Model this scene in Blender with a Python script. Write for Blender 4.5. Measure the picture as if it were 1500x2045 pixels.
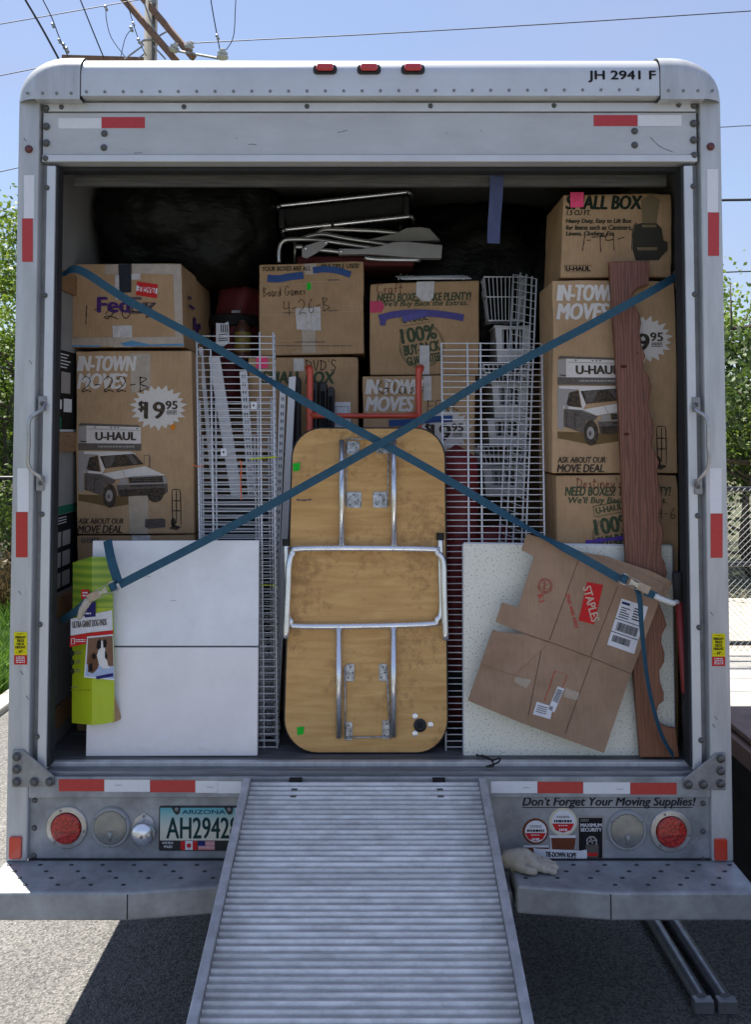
import bpy, bmesh, math, random
from mathutils import Vector, Matrix, noise

R = math.radians
random.seed(7)
scene = bpy.context.scene
for _o in list(bpy.data.objects):
    bpy.data.objects.remove(_o)

# ------------------------------------------------------------------ camera
FPX, UC, VC = 1800.0, 750.0, 785.0           # focal length and principal point in photo pixels
PITCH = math.atan(.0446)
CAM = Vector((0.02, -3.1, 1.97))
cam_data = bpy.data.cameras.new('camera')
cam = bpy.data.objects.new('camera', cam_data)
scene.collection.objects.link(cam)
cam.location = CAM
cam.rotation_euler = (R(90) + PITCH, 0, 0)
cam_data.sensor_fit = 'AUTO'
cam_data.sensor_width = 36
cam_data.lens = 36 * FPX / 2045
cam_data.shift_y = (VC - 1022.5) / 2045
cam_data.clip_start = .05
cam_data.clip_end = 3000
scene.camera = cam

# ------------------------------------------------------------------ sky and sun
SUN_EL, SUN_AZ = R(65), R(38)                # azimuth measured from the view axis towards the left
sun_dir = Vector((-math.sin(SUN_AZ) * math.cos(SUN_EL), math.cos(SUN_AZ) * math.cos(SUN_EL), math.sin(SUN_EL)))
world = bpy.data.worlds.new('World')
scene.world = world
world.use_nodes = True
wn, wl = world.node_tree.nodes, world.node_tree.links
wn.clear()
wout = wn.new('ShaderNodeOutputWorld')
wbg = wn.new('ShaderNodeBackground')
wbg.inputs['Strength'].default_value = .07
sky = wn.new('ShaderNodeTexSky')
sky.sky_type = 'NISHITA'
sky.sun_disc = False
sky.sun_elevation = SUN_EL
sky.sun_rotation = -SUN_AZ
sky.air_density = 1.15
sky.dust_density = .25
sky.ozone_density = 3.0
# thin high cloud veil
tco = wn.new('ShaderNodeTexCoord')
wmp = wn.new('ShaderNodeMapping')
wmp.inputs['Scale'].default_value = (1.6, 1.6, 5.0)
wno = wn.new('ShaderNodeTexNoise')
wno.inputs['Scale'].default_value = 2.2
wno.inputs['Detail'].default_value = 7
wno.inputs['Roughness'].default_value = .55
wrm = wn.new('ShaderNodeValToRGB')
wrm.color_ramp.elements[0].position = .42
wrm.color_ramp.elements[0].color = (.42, .42, .42, 1)
wrm.color_ramp.elements[1].position = .8
wrm.color_ramp.elements[1].color = (.72, .72, .72, 1)
wmx = wn.new('ShaderNodeMixRGB')
wmx.inputs['Color2'].default_value = (3.0, 3.3, 4.9, 1)
wl.new(tco.outputs['Generated'], wmp.inputs['Vector'])
wl.new(wmp.outputs['Vector'], wno.inputs['Vector'])
wl.new(wno.outputs['Fac'], wrm.inputs['Fac'])
wl.new(wrm.outputs['Color'], wmx.inputs['Fac'])
wl.new(sky.outputs['Color'], wmx.inputs['Color1'])
wl.new(wmx.outputs['Color'], wbg.inputs['Color'])
wl.new(wbg.outputs['Background'], wout.inputs['Surface'])
sun_data = bpy.data.lights.new('sun', 'SUN')
sun_data.energy = 5.0
sun_data.angle = R(.53)
sun_data.color = (1, .95, .87)
sun = bpy.data.objects.new('sun', sun_data)
scene.collection.objects.link(sun)
sun.rotation_euler = sun_dir.to_track_quat('Z', 'Y').to_euler()
sun.location = (-4, 6, 12)

vs = scene.view_settings
vs.view_transform = 'Standard'
vs.look = 'None'
vs.exposure = 1.27
vs.gamma = 1
vs.use_curve_mapping = False
scene.render.engine = 'CYCLES'
scene.cycles.max_bounces = 8
scene.cycles.diffuse_bounces = 5
scene.cycles.use_denoising = True

# ------------------------------------------------------------------ materials
MATS = {}
def _new(name):
    m = bpy.data.materials.new(name)
    m.use_nodes = True
    n, l = m.node_tree.nodes, m.node_tree.links
    return m, n, l, n['Principled BSDF']

def mat(name, col, rough=.6, metal=0, spec=.5, noise_amt=0, noise_scale=8, bump=0, bump_scale=60, trans=0, coat=0, col2=None, stretch=None):
    """Principled material; noise_amt blends to col2 (or a darker shade), bump gives fine relief."""
    if name in MATS:
        return MATS[name]
    m, n, l, b = _new(name)
    b.inputs['Base Color'].default_value = (*col, 1)
    b.inputs['Roughness'].default_value = rough
    b.inputs['Metallic'].default_value = metal
    b.inputs['Specular IOR Level'].default_value = spec
    b.inputs['Transmission Weight'].default_value = trans
    b.inputs['Coat Weight'].default_value = coat
    if noise_amt or bump:
        tc = n.new('ShaderNodeTexCoord')
        mp = n.new('ShaderNodeMapping')
        if stretch:
            mp.inputs['Scale'].default_value = stretch
        l.new(tc.outputs['Object'], mp.inputs['Vector'])
    if noise_amt:
        t = n.new('ShaderNodeTexNoise')
        t.inputs['Scale'].default_value = noise_scale
        t.inputs['Detail'].default_value = 8
        t.inputs['Roughness'].default_value = .65
        l.new(mp.outputs['Vector'], t.inputs['Vector'])
        r = n.new('ShaderNodeValToRGB')
        r.color_ramp.elements[0].position = .35
        r.color_ramp.elements[1].position = .68
        c2 = col2 or tuple(c * (1 - noise_amt) for c in col)
        r.color_ramp.elements[0].color = (*c2, 1)
        r.color_ramp.elements[1].color = (*col, 1)
        l.new(t.outputs['Fac'], r.inputs['Fac'])
        l.new(r.outputs['Color'], b.inputs['Base Color'])
        rr = n.new('ShaderNodeMapRange')
        rr.inputs['To Min'].default_value = min(1, rough + .12)
        rr.inputs['To Max'].default_value = max(.05, rough - .08)
        l.new(t.outputs['Fac'], rr.inputs['Value'])
        l.new(rr.outputs['Result'], b.inputs['Roughness'])
    if bump:
        t2 = n.new('ShaderNodeTexNoise')
        t2.inputs['Scale'].default_value = bump_scale
        t2.inputs['Detail'].default_value = 5
        l.new(mp.outputs['Vector'], t2.inputs['Vector'])
        bp = n.new('ShaderNodeBump')
        bp.inputs['Strength'].default_value = bump
        bp.inputs['Distance'].default_value = .01
        l.new(t2.outputs['Fac'], bp.inputs['Height'])
        l.new(bp.outputs['Normal'], b.inputs['Normal'])
    MATS[name] = m
    return m

def cardboard(name, col, seed=0.):
    if name in MATS:
        return MATS[name]
    m, n, l, b = _new(name)
    b.inputs['Roughness'].default_value = .78
    b.inputs['Specular IOR Level'].default_value = .25
    tc = n.new('ShaderNodeTexCoord')
    mp = n.new('ShaderNodeMapping')
    mp.inputs['Location'].default_value = (seed, seed * 1.7, seed * .6)
    l.new(tc.outputs['Object'], mp.inputs['Vector'])
    t = n.new('ShaderNodeTexNoise'); t.inputs['Scale'].default_value = 5; t.inputs['Detail'].default_value = 9; t.inputs['Roughness'].default_value = .7
    l.new(mp.outputs['Vector'], t.inputs['Vector'])
    r = n.new('ShaderNodeValToRGB')
    r.color_ramp.elements[0].position = .3; r.color_ramp.elements[0].color = (col[0] * .74, col[1] * .72, col[2] * .69, 1)
    r.color_ramp.elements[1].position = .7; r.color_ramp.elements[1].color = (col[0] * 1.08, col[1] * 1.08, col[2] * 1.08, 1)
    l.new(t.outputs['Fac'], r.inputs['Fac'])
    # fibres
    mp2 = n.new('ShaderNodeMapping'); mp2.inputs['Scale'].default_value = (1, 1, .08)
    l.new(tc.outputs['Object'], mp2.inputs['Vector'])
    t2 = n.new('ShaderNodeTexNoise'); t2.inputs['Scale'].default_value = 160; t2.inputs['Detail'].default_value = 3
    l.new(mp2.outputs['Vector'], t2.inputs['Vector'])
    mx = n.new('ShaderNodeMixRGB'); mx.blend_type = 'MULTIPLY'; mx.inputs['Fac'].default_value = .28
    l.new(r.outputs['Color'], mx.inputs['Color1']); l.new(t2.outputs['Fac'], mx.inputs['Color2'])
    l.new(mx.outputs['Color'], b.inputs['Base Color'])
    # corrugation and dents
    w = n.new('ShaderNodeTexWave'); w.bands_direction = 'X'; w.inputs['Scale'].default_value = 45; w.inputs['Distortion'].default_value = .4
    l.new(tc.outputs['Object'], w.inputs['Vector'])
    t3 = n.new('ShaderNodeTexNoise'); t3.inputs['Scale'].default_value = 7; t3.inputs['Detail'].default_value = 3
    l.new(mp.outputs['Vector'], t3.inputs['Vector'])
    b1 = n.new('ShaderNodeBump'); b1.inputs['Strength'].default_value = .07; b1.inputs['Distance'].default_value = .002
    l.new(w.outputs['Fac'], b1.inputs['Height'])
    b2 = n.new('ShaderNodeBump'); b2.inputs['Strength'].default_value = .65; b2.inputs['Distance'].default_value = .02
    l.new(t3.outputs['Fac'], b2.inputs['Height']); l.new(b1.outputs['Normal'], b2.inputs['Normal'])
    l.new(b2.outputs['Normal'], b.inputs['Normal'])
    MATS[name] = m
    return m

def lin(r, g, b):
    f = lambda c: ((c / 255 + .055) / 1.055) ** 2.4 if c > 10 else c / 255 / 12.92
    return (f(r), f(g), f(b))

def ink(name, rgb, rough=.75, worn=False):
    c = lin(*rgb)
    if worn:  # rubbed print lets some of the brown board through
        return mat(name, c, rough, spec=.2, noise_amt=.4, noise_scale=90, col2=tuple(.8 * a + .2 * k for a, k in zip(c, (.44, .30, .18))))
    return mat(name, c, rough, spec=.2, noise_amt=.14, noise_scale=60)

ALU = mat('brushed aluminium', (.56, .575, .585), .42, .3, noise_amt=.26, noise_scale=5, stretch=(4, 4, .5), bump=.05, bump_scale=160)
ALU2 = mat('aluminium extrusion', (.62, .64, .66), .38, .3, noise_amt=.12, noise_scale=5, bump=.03, bump_scale=260)
PAINTED = mat('painted header panel', (.52, .535, .555), .48, .1, noise_amt=.16, noise_scale=4, stretch=(1, 1, 2.5), bump=.05, bump_scale=10)
GALV = mat('galvanised steel', (.40, .42, .44), .48, .3, noise_amt=.48, noise_scale=7, bump=.1, bump_scale=50)
STEEL = mat('dull steel plate', (.34, .345, .35), .55, .5, noise_amt=.3, noise_scale=18, bump=.1, bump_scale=120)
BOLT = mat('weathered bolt', (.16, .16, .16), .5, .7, noise_amt=.4, noise_scale=90)
RIVET = mat('rivet', (.22, .23, .24), .45, .7)
CHROME = mat('chrome tube', (.82, .83, .85), .24, .9, noise_amt=.12, noise_scale=30)
BLACKP = mat('black plastic', (.018, .018, .019), .5, noise_amt=.3, noise_scale=20)
RUBBER = mat('black rubber', (.014, .014, .014), .75, noise_amt=.3, noise_scale=30)
DARKSEAL = mat('dark seal', (.02, .022, .026), .7, noise_amt=.3, noise_scale=9)
WHITEWALL = mat('white liner wall', (.26, .26, .25), .6, noise_amt=.2, noise_scale=6)
WOODSLAT = mat('wall slat wood', (.30, .17, .08), .6, noise_amt=.4, noise_scale=14, stretch=(8, 1, 8))
WHITEMETAL = mat('white coated wire', (.74, .75, .77), .4, noise_amt=.08, noise_scale=40)
WHITEPLASTIC = mat('white plastic', (.66, .67, .68), .45, noise_amt=.12, noise_scale=12)
REDRETRO = mat('red reflective tape', (.50, .022, .022), .35, noise_amt=.15, noise_scale=70, coat=.3)
WHITERETRO = mat('white reflective tape', (.74, .75, .78), .35, noise_amt=.06, noise_scale=60, coat=.3)
K_BLACK = ink('black ink', (30, 30, 32))
K_GREY = ink('grey ink', (78, 76, 76), worn=True)
K_LGREY = ink('light grey ink', (150, 147, 145), worn=True)
K_WHITE = ink('white ink', (212, 208, 203), worn=True)
K_GREEN = ink('green ink', (24, 62, 44), worn=True)
K_PRINT = ink('box black print', (30, 30, 32), worn=True)
K_MARK = ink('marker ink', (34, 24, 22))
K_REDMARK = ink('red marker ink', (110, 40, 30))
K_PURPLE = ink('purple ink', (74, 44, 104))
K_BLUEPAINT = ink('blue spray paint', (58, 86, 140))
K_VIOLETPAINT = ink('violet spray paint', (84, 80, 140))
K_PINK = ink('pink sticky note', (246, 84, 130))
K_RED = ink('red label ink', (200, 44, 44))
K_NEON = ink('green sticker', (40, 190, 50))
K_PAPER = ink('white label paper', (222, 222, 226))
K_TAN = ink('printed shadow', (112, 90, 58))
K_YELLOW = ink('yellow sticker', (226, 214, 28))
K_ORANGE = ink('orange sticker', (216, 130, 36))
TAPE = mat('clear packing tape', (.42, .34, .26), .22, spec=.6, noise_amt=.2, noise_scale=24, bump=.25, bump_scale=40)
TAPEW = mat('glossy whitish tape', (.56, .52, .50), .2, spec=.7, noise_amt=.3, noise_scale=30, bump=.3, bump_scale=50)
STRAPBLUE = mat('blue webbing', lin(32, 80, 102), .7, noise_amt=.2, noise_scale=50, bump=.25, bump_scale=500)

# ------------------------------------------------------------------ helpers
COL = scene.collection

def wp(u, v, y):
    """World point on the vertical plane at depth y seen at photo pixel (u, v)."""
    return Surf(y).w(u, v)

class Surf:
    """A front-facing plane through depth y0 at height z0, leaning back k metres per metre; local axes x right, -y outwards, z up the plane."""
    def __init__(s, y0, z0=.838, k=0., u=None):
        s.y0, s.z0, s.k = y0, z0, k
        s.phi = -math.atan(k)
        s.xc = 0.
        if u is not None:
            s.xc = s.w(u, 1000).x
    def w(s, u, v):
        a, b = (u - UC) / FPX, (VC - v) / FPX
        c, n = math.cos(PITCH), math.sin(PITCH)
        f, up = c - b * n, n + b * c
        t = (s.y0 - CAM.y + s.k * (CAM.z - s.z0)) / (f - s.k * up)
        return Vector((CAM.x + a * t, CAM.y + f * t, CAM.z + up * t))
    def q(s, u, v):
        p = s.w(u, v)
        return (p.x - s.xc, (p.z - s.z0) / math.cos(s.phi))
    def loc(s):
        return (s.xc, s.y0, s.z0)

def tag(o, label=None, cat=None, group=None, kind=None):
    if label: o['label'] = label
    if cat: o['category'] = cat
    if group: o['group'] = group
    if kind: o['kind'] = kind
    return o

def thing(name, label, cat, surf=None, loc=(0, 0, 0), rot=(0, 0, 0), group=None):
    o = bpy.data.objects.new(name, None)
    COL.objects.link(o)
    o.empty_display_size = .1
    if surf:
        o.location = surf.loc(); o.rotation_euler = (surf.phi, 0, 0)
    else:
        o.location = loc; o.rotation_euler = rot
    return tag(o, label, cat, group)

class MB:
    def __init__(s):
        s.v, s.f = [], []
    def add(s, vs, fs):
        k = len(s.v)
        s.v += [tuple(p) for p in vs]
        s.f += [tuple(i + k for i in f) for f in fs]
        return s
    def box(s, x0, x1, y0, y1, z0, z1):
        return s.add([(x0, y0, z0), (x1, y0, z0), (x1, y1, z0), (x0, y1, z0), (x0, y0, z1), (x1, y0, z1), (x1, y1, z1), (x0, y1, z1)],
                     [(0, 1, 5, 4), (1, 2, 6, 5), (2, 3, 7, 6), (3, 0, 4, 7), (4, 5, 6, 7), (3, 2, 1, 0)])
    def prism(s, pts, y0, y1):
        """outline in x,z extruded along y"""
        a = sum(pts[i][0] * pts[(i + 1) % len(pts)][1] - pts[(i + 1) % len(pts)][0] * pts[i][1] for i in range(len(pts)))
        if a < 0: pts = pts[::-1]
        n = len(pts)
        vs = [(x, y0, z) for x, z in pts] + [(x, y1, z) for x, z in pts]
        fs = [tuple(range(n)), tuple(range(2 * n - 1, n - 1, -1))] + [(i, i + n, (i + 1) % n + n, (i + 1) % n) for i in range(n)]
        return s.add(vs, fs)
    def flat(s, pts, y=0.):
        a = sum(pts[i][0] * pts[(i + 1) % len(pts)][1] - pts[(i + 1) % len(pts)][0] * pts[i][1] for i in range(len(pts)))
        if a < 0: pts = pts[::-1]
        return s.add([(x, y, z) for x, z in pts], [tuple(range(len(pts)))])
    def tube(s, pts, r, n=8, closed=False, cap=True):
        pts = [Vector(p) for p in pts]
        m = len(pts)
        rs = r if isinstance(r, (list, tuple)) else [r] * m
        prev = None
        k = len(s.v)
        for i, p in enumerate(pts):
            if closed: d = pts[(i + 1) % m] - pts[i - 1]
            else: d = pts[min(i + 1, m - 1)] - pts[max(i - 1, 0)]
            d.normalize()
            if prev is None:
                a = d.cross(Vector((0, 0, 1)))
                if a.length < .1: a = d.cross(Vector((0, 1, 0)))
            else:
                a = prev - d * prev.dot(d)
            a.normalize(); prev = a
            b = d.cross(a)
            for j in range(n):
                t = 2 * math.pi * j / n
                s.v.append(tuple(p + (a * math.cos(t) + b * math.sin(t)) * rs[i]))
        for i in range(m if closed else m - 1):
            for j in range(n):
                i2 = (i + 1) % m
                s.f.append((k + i * n + j, k + i * n + (j + 1) % n, k + i2 * n + (j + 1) % n, k + i2 * n + j))
        if cap and not closed:
            s.f.append(tuple(k + j for j in range(n))[::-1])
            s.f.append(tuple(k + (m - 1) * n + j for j in range(n)))
        return s
    def lathe(s, prof, c=(0, 0, 0), axis='y', n=24):
        """prof: list of (radius, along)"""
        k = len(s.v)
        for r, h in prof:
            for j in range(n):
                t = 2 * math.pi * j / n
                x, z = r * math.cos(t), r * math.sin(t)
                p = {'y': (x, h, z), 'z': (x, z, h), 'x': (h, x, z)}[axis]
                s.v.append((p[0] + c[0], p[1] + c[1], p[2] + c[2]))
        for i in range(len(prof) - 1):
            for j in range(n):
                s.f.append((k + i * n + j, k + i * n + (j + 1) % n, k + (i + 1) * n + (j + 1) % n, k + (i + 1) * n + j))
        s.f.append(tuple(k + j for j in range(n)))
        s.f.append(tuple(k + (len(prof) - 1) * n + j for j in range(n)))
        return s
    def ribbon(s, pts, widths, side, th=.0016):
        """flat strap along pts; side(i) gives the unit width direction"""
        k = len(s.v)
        m = len(pts)
        for i, p in enumerate(pts):
            p = Vector(p)
            d = Vector(pts[min(i + 1, m - 1)]) - Vector(pts[max(i - 1, 0)])
            d.normalize()
            w = side(i); w = (w - d * w.dot(d)).normalized()
            nn = d.cross(w)
            hw = widths[i] / 2
            for a, b in ((-1, -1), (1, -1), (1, 1), (-1, 1)):
                s.v.append(tuple(p + w * hw * a + nn * th * .5 * b))
        for i in range(m - 1):
            for j in range(4):
                s.f.append((k + i * 4 + j, k + i * 4 + (j + 1) % 4, k + i * 4 + 4 + (j + 1) % 4, k + i * 4 + 4 + j))
        s.f.append((k, k + 1, k + 2, k + 3)); s.f.append(tuple(k + (m - 1) * 4 + j for j in (3, 2, 1, 0)))
        return s
    def mesh(s, name, material, smooth=False, recalc=True):
        me = bpy.data.meshes.new(name)
        me.from_pydata(s.v, [], s.f)
        if recalc:
            bm = bmesh.new(); bm.from_mesh(me)
            bmesh.ops.recalc_face_normals(bm, faces=bm.faces)
            bm.to_mesh(me); bm.free()
        if smooth is True:
            me.polygons.foreach_set('use_smooth', [True] * len(me.polygons))
        elif smooth:
            me.shade_smooth_by_angle(angle=R(smooth)) if hasattr(me, 'shade_smooth_by_angle') else None
            if not hasattr(me, 'shade_smooth_by_angle'):
                me.polygons.foreach_set('use_smooth', [True] * len(me.polygons))
                me.set_sharp_from_angle(angle=R(smooth))
        if material: me.materials.append(material)
        return me
    def build(s, name, material, parent=None, smooth=False, bevel=0, recalc=True):
        o = bpy.data.objects.new(name, s.mesh(name, material, smooth, recalc))
        return place(o, parent, bevel)

def place(o, parent=None, bevel=0):
    COL.objects.link(o)
    if parent is not None: o.parent = parent
    if bevel:
        b = o.modifiers.new('bevel', 'BEVEL'); b.width = bevel; b.segments = 2; b.limit_method = 'ANGLE'; b.angle_limit = R(40)
    return o

def inst(mesh, name, loc, parent=None, rot=(0, 0, 0), scale=(1, 1, 1)):
    o = bpy.data.objects.new(name, mesh)
    o.location = loc; o.rotation_euler = rot; o.scale = scale
    return place(o, parent)

def copy_tree(o, parent=None):
    c = o.copy(); COL.objects.link(c); c.parent = parent
    for ch in list(o.children): copy_tree(ch, c)
    return c

def smoothline(pts, n=6, closed=False):
    """Catmull-Rom through pts (tuples of any length)."""
    out = []
    m = len(pts)
    for i in range(m if closed else m - 1):
        if closed: p0, p1, p2, p3 = pts[i - 1], pts[i], pts[(i + 1) % m], pts[(i + 2) % m]
        else: p0, p1, p2, p3 = pts[max(i - 1, 0)], pts[i], pts[i + 1], pts[min(i + 2, m - 1)]
        for j in range(n):
            t = j / n
            out.append(tuple(.5 * (2 * b + (c - a) * t + (2 * a - 5 * b + 4 * c - d) * t * t + (3 * b - a - 3 * c + d) * t ** 3) for a, b, c, d in zip(p0, p1, p2, p3)))
    if not closed: out.append(tuple(pts[-1]))
    return out

def round_rect(x0, z0, x1, z1, r, n=6):
    out = []
    for cx, cz, a in ((x1 - r, z1 - r, 0), (x0 + r, z1 - r, 90), (x0 + r, z0 + r, 180), (x1 - r, z0 + r, 270)):
        for j in range(n + 1):
            t = R(a + 90 * j / n)
            out.append((cx + r * math.cos(t), cz + r * math.sin(t)))
    return out

def ell(cx, cz, rx, rz, n=20):
    return [(cx + rx * math.cos(2 * math.pi * i / n), cz + rz * math.sin(2 * math.pi * i / n)) for i in range(n)]

# ---- flat print on a surface, given in photo pixels
OFF = .0011
_DK = 0
def decal(polys, S, m, parent, name='printed_shape', off=OFF, f=None):
    global _DK
    if f: polys = [[f(*a) for a in p] for p in polys]
    if name in ('packing_tape', 'printed_truck', 'mixer_print', 'photo_dog', 'printed_ground') :
        for p in polys:
            _DK = (_DK + 1) % 9
            o = MB().flat([S.q(*a) for a in p], -off - _DK * .00005).build(name, m, parent, recalc=False)
        return o
    b = MB()
    for p in polys:
        b.flat([S.q(*a) for a in p], -off)
    return b.build(name, m, parent, recalc=False)

def rect(u0, v0, u1, v1):
    return [(u0, v1), (u1, v1), (u1, v0), (u0, v0)]

_TXT = {}
def text_mesh(s, bold, shear):
    key = (s, bold, shear)
    if key not in _TXT:
        c = bpy.data.curves.new('lettering', 'FONT')
        c.body = s; c.resolution_u = 3; c.offset = bold; c.shear = shear; c.fill_mode = 'FRONT'
        o = bpy.data.objects.new('lettering', c)
        me = bpy.data.meshes.new_from_object(o)
        vs = [tuple(v.co) for v in me.vertices]
        fs = [tuple(p.vertices) for p in me.polygons]
        bpy.data.objects.remove(o); bpy.data.curves.remove(c); bpy.data.meshes.remove(me)
        x0 = min(v[0] for v in vs); x1 = max(v[0] for v in vs); y0 = min(v[1] for v in vs); y1 = max(v[1] for v in vs)
        _TXT[key] = ([((v[0] - x0) / (x1 - x0) - .5, (v[1] - y0) / (y1 - y0) - .5) for v in vs], fs)
    return _TXT[key]

def text(s, S, box, m, parent, bold=0., shear=0., rot=0, off=OFF * 1.5, name='lettering', f=None):
    u0, v0, u1, v1 = box
    if f: (u0, v0), (u1, v1) = f(u0, v0), f(u1, v1)
    um, vm = (u0 + u1) / 2, (v0 + v1) / 2
    cx, cz = S.q(um, vm)
    w = S.q(u1, vm)[0] - S.q(u0, vm)[0]; h = S.q(um, v0)[1] - S.q(um, v1)[1]
    vs, fs = text_mesh(s, 0., shear)
    c, n = math.cos(R(rot)), math.sin(R(rot))
    b = MB()
    sh, sz = bold * h / .7 / max(w, .001), bold * .7
    for i, (dx, dz) in enumerate(((0, 0), (-sh, 0), (sh, 0), (-sh / 2, sz), (sh / 2, -sz)) if bold else ((0, 0),)):
        b.add([(cx + (x + dx) * w * c - (z + dz) * h * n, -off - i * .00005, cz + (x + dx) * w * n + (z + dz) * h * c) for x, z in vs], fs)
    return b.build(name, m, parent, recalc=False)

GLYPH = {  # handwriting, unit boxes
 '1': (.35, [[(.1, .8), (.2, 1), (.15, 0)]]), '2': (.6, [[(.05, .8), (.25, 1), (.5, .8), (.4, .45), (.05, .1), (.15, .02), (.3, .12), (.55, .02)]]),
 '3': (.5, [[(.05, .9), (.4, .95), (.2, .6), (.45, .3), (.05, .02)]]), '4': (.5, [[(.1, 1), (.05, .5), (.5, .55)], [(.45, .95), (.4, 0)]]),
 '6': (.5, [[(.4, 1), (.1, .5), (.15, .05), (.4, .1), (.4, .4), (.1, .35)]]), '0': (.5, [[(.25, 1), (.02, .5), (.2, 0), (.45, .4), (.25, 1)]]),
 '-': (.4, [[(.05, .45), (.35, .5)]]), "'": (.15, [[(.08, 1), (.04, .8)]]),
 'B': (.6, [[(.1, 1), (.08, 0)], [(.05, .95), (.45, .85), (.1, .52), (.55, .3), (.05, .02)]]), 'C': (.65, [[(.55, .85), (.3, 1), (.05, .5), (.2, .03), (.6, .15)]]),
 'D': (.6, [[(.1, .95), (.08, .02)], [(.0, .95), (.5, .7), (.45, .2), (.02, .02)]]), 'V': (.5, [[(.02, .95), (.25, .02), (.48, .98)]]),
 'G': (.7, [[(.6, .85), (.3, 1), (.02, .5), (.25, .02), (.6, .3), (.35, .42), (.68, .42)]]), 'S': (.5, [[(.45, .9), (.15, .95), (.1, .6), (.42, .35), (.3, .02), (.02, .1)]]),
 'F': (.5, [[(.1, .98), (.05, 0)], [(.05, .98), (.5, .95)], [(.07, .5), (.4, .52)]]), 'E': (.5, [[(.45, .95), (.08, .98), (.05, .02), (.45, .05)], [(.05, .5), (.38, .52)]]),
 'K': (.5, [[(.1, 1), (.06, 0)], [(.45, .95), (.1, .45), (.48, .02)]]), 'x': (.4, [[(.05, .5), (.35, 0)], [(.35, .5), (.05, 0)]]),
 'a': (.45, [[(.38, .5), (.1, .5), (.02, .15), (.25, .02), (.36, .48), (.36, .05), (.45, .04)]]), 'd': (.45, [[(.36, .4), (.1, .45), (.03, .1), (.25, .02), (.38, .95), (.36, .02)]]),
 'e': (.4, [[(.04, .25), (.33, .3), (.2, .5), (.03, .2), (.2, .02), (.38, .12)]]), 'f': (.4, [[(.38, .9), (.2, .98), (.15, 0)], [(.0, .5), (.35, .52)]]),
 'i': (.2, [[(.1, .45), (.1, .02)], [(.11, .65), (.11, .68)]]), 'l': (.2, [[(.1, 1), (.09, .02)]]), 'm': (.65, [[(.05, .5), (.05, .0), (.15, .45), (.28, .4), (.3, .02), (.4, .45), (.55, .4), (.58, .02)]]),
 'n': (.45, [[(.05, .5), (.05, .02), (.15, .45), (.35, .42), (.38, .02)]]), 'o': (.4, [[(.2, .5), (.03, .25), (.2, .02), (.36, .25), (.2, .5)]]),
 'r': (.35, [[(.05, .5), (.06, .02), (.1, .4), (.32, .48)]]), 's': (.35, [[(.3, .45), (.08, .42), (.28, .2), (.03, .02)]]), 't': (.35, [[(.18, .9), (.15, .05), (.3, .03)], [(.0, .58), (.35, .62)]]),
 'y': (.45, [[(.05, .5), (.15, .15), (.35, .2), (.4, .5), (.3, -.35), (.05, -.3)]]), ' ': (.35, []),
}

def stroke(lines, S, width, m, parent, name='handwriting', off=OFF * 2.2, n=5):
    if name == 'handwriting': width *= 1.55
    b = MB()
    for L in lines:
        pts = smoothline([S.q(*p) for p in L], n) if n else [S.q(*p) for p in L]
        vs, fs = [], []
        for i, p in enumerate(pts):
            a, c = pts[max(i - 1, 0)], pts[min(i + 1, len(pts) - 1)]
            dx, dz = c[0] - a[0], c[1] - a[1]
            d = math.hypot(dx, dz) or 1
            w = width * (.5 if name == 'paint_smear' else .42 + .12 * math.sin(i * 1.7))
            vs += [(p[0] - dz / d * w, -off, p[1] + dx / d * w), (p[0] + dz / d * w, -off, p[1] - dx / d * w)]
            if i: fs.append((2 * i - 2, 2 * i - 1, 2 * i + 1, 2 * i))
        b.add(vs, fs)
    return b.build(name, m, parent, recalc=False)

def hand(s, S, box, m, parent, width=.0022, rot=0, gap=.12):
    u0, v0, u1, v1 = box
    tot = sum(GLYPH[c][0] + gap for c in s)
    um, vm = (u0 + u1) / 2, (v0 + v1) / 2
    lines, x = [], 0
    for c in s:
        w, ls = GLYPH[c]
        for L in ls:
            q = []
            for a, z in L:
                uu = u0 + (x + a) / tot * (u1 - u0) - um; vv = v1 - z * (v1 - v0) - vm
                k, n = math.cos(R(rot)), math.sin(R(rot))
                q.append((um + uu * k + vv * n, vm - uu * n + vv * k))
            lines.append(q)
        x += w + gap
    return stroke(lines, S, width, m, parent)

def bars(S, box, n, m, parent, name='small_print', vert=False, fill=.5, off=OFF * 1.6, seed=1, f=None):
    """rows of fine print too small to read, or a barcode"""
    rnd = random.Random(seed)
    u0, v0, u1, v1 = box
    polys = []
    if vert:
        u = u0
        while u < u1:
            w = rnd.choice((.35, .5, .8, 1.1)); polys.append(rect(u, v0, min(u + w, u1), v1)); u += w + rnd.choice((.4, .6, 1))
    else:
        st = (v1 - v0) / n
        for i in range(n):
            u = u0
            while u < u1:
                w = rnd.uniform(2, 7)
                polys.append(rect(u, v0 + i * st, min(u + w, u1), v0 + (i + fill) * st)); u += w + 1.2
    return decal(polys, S, m, parent, name, off, f)
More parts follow.
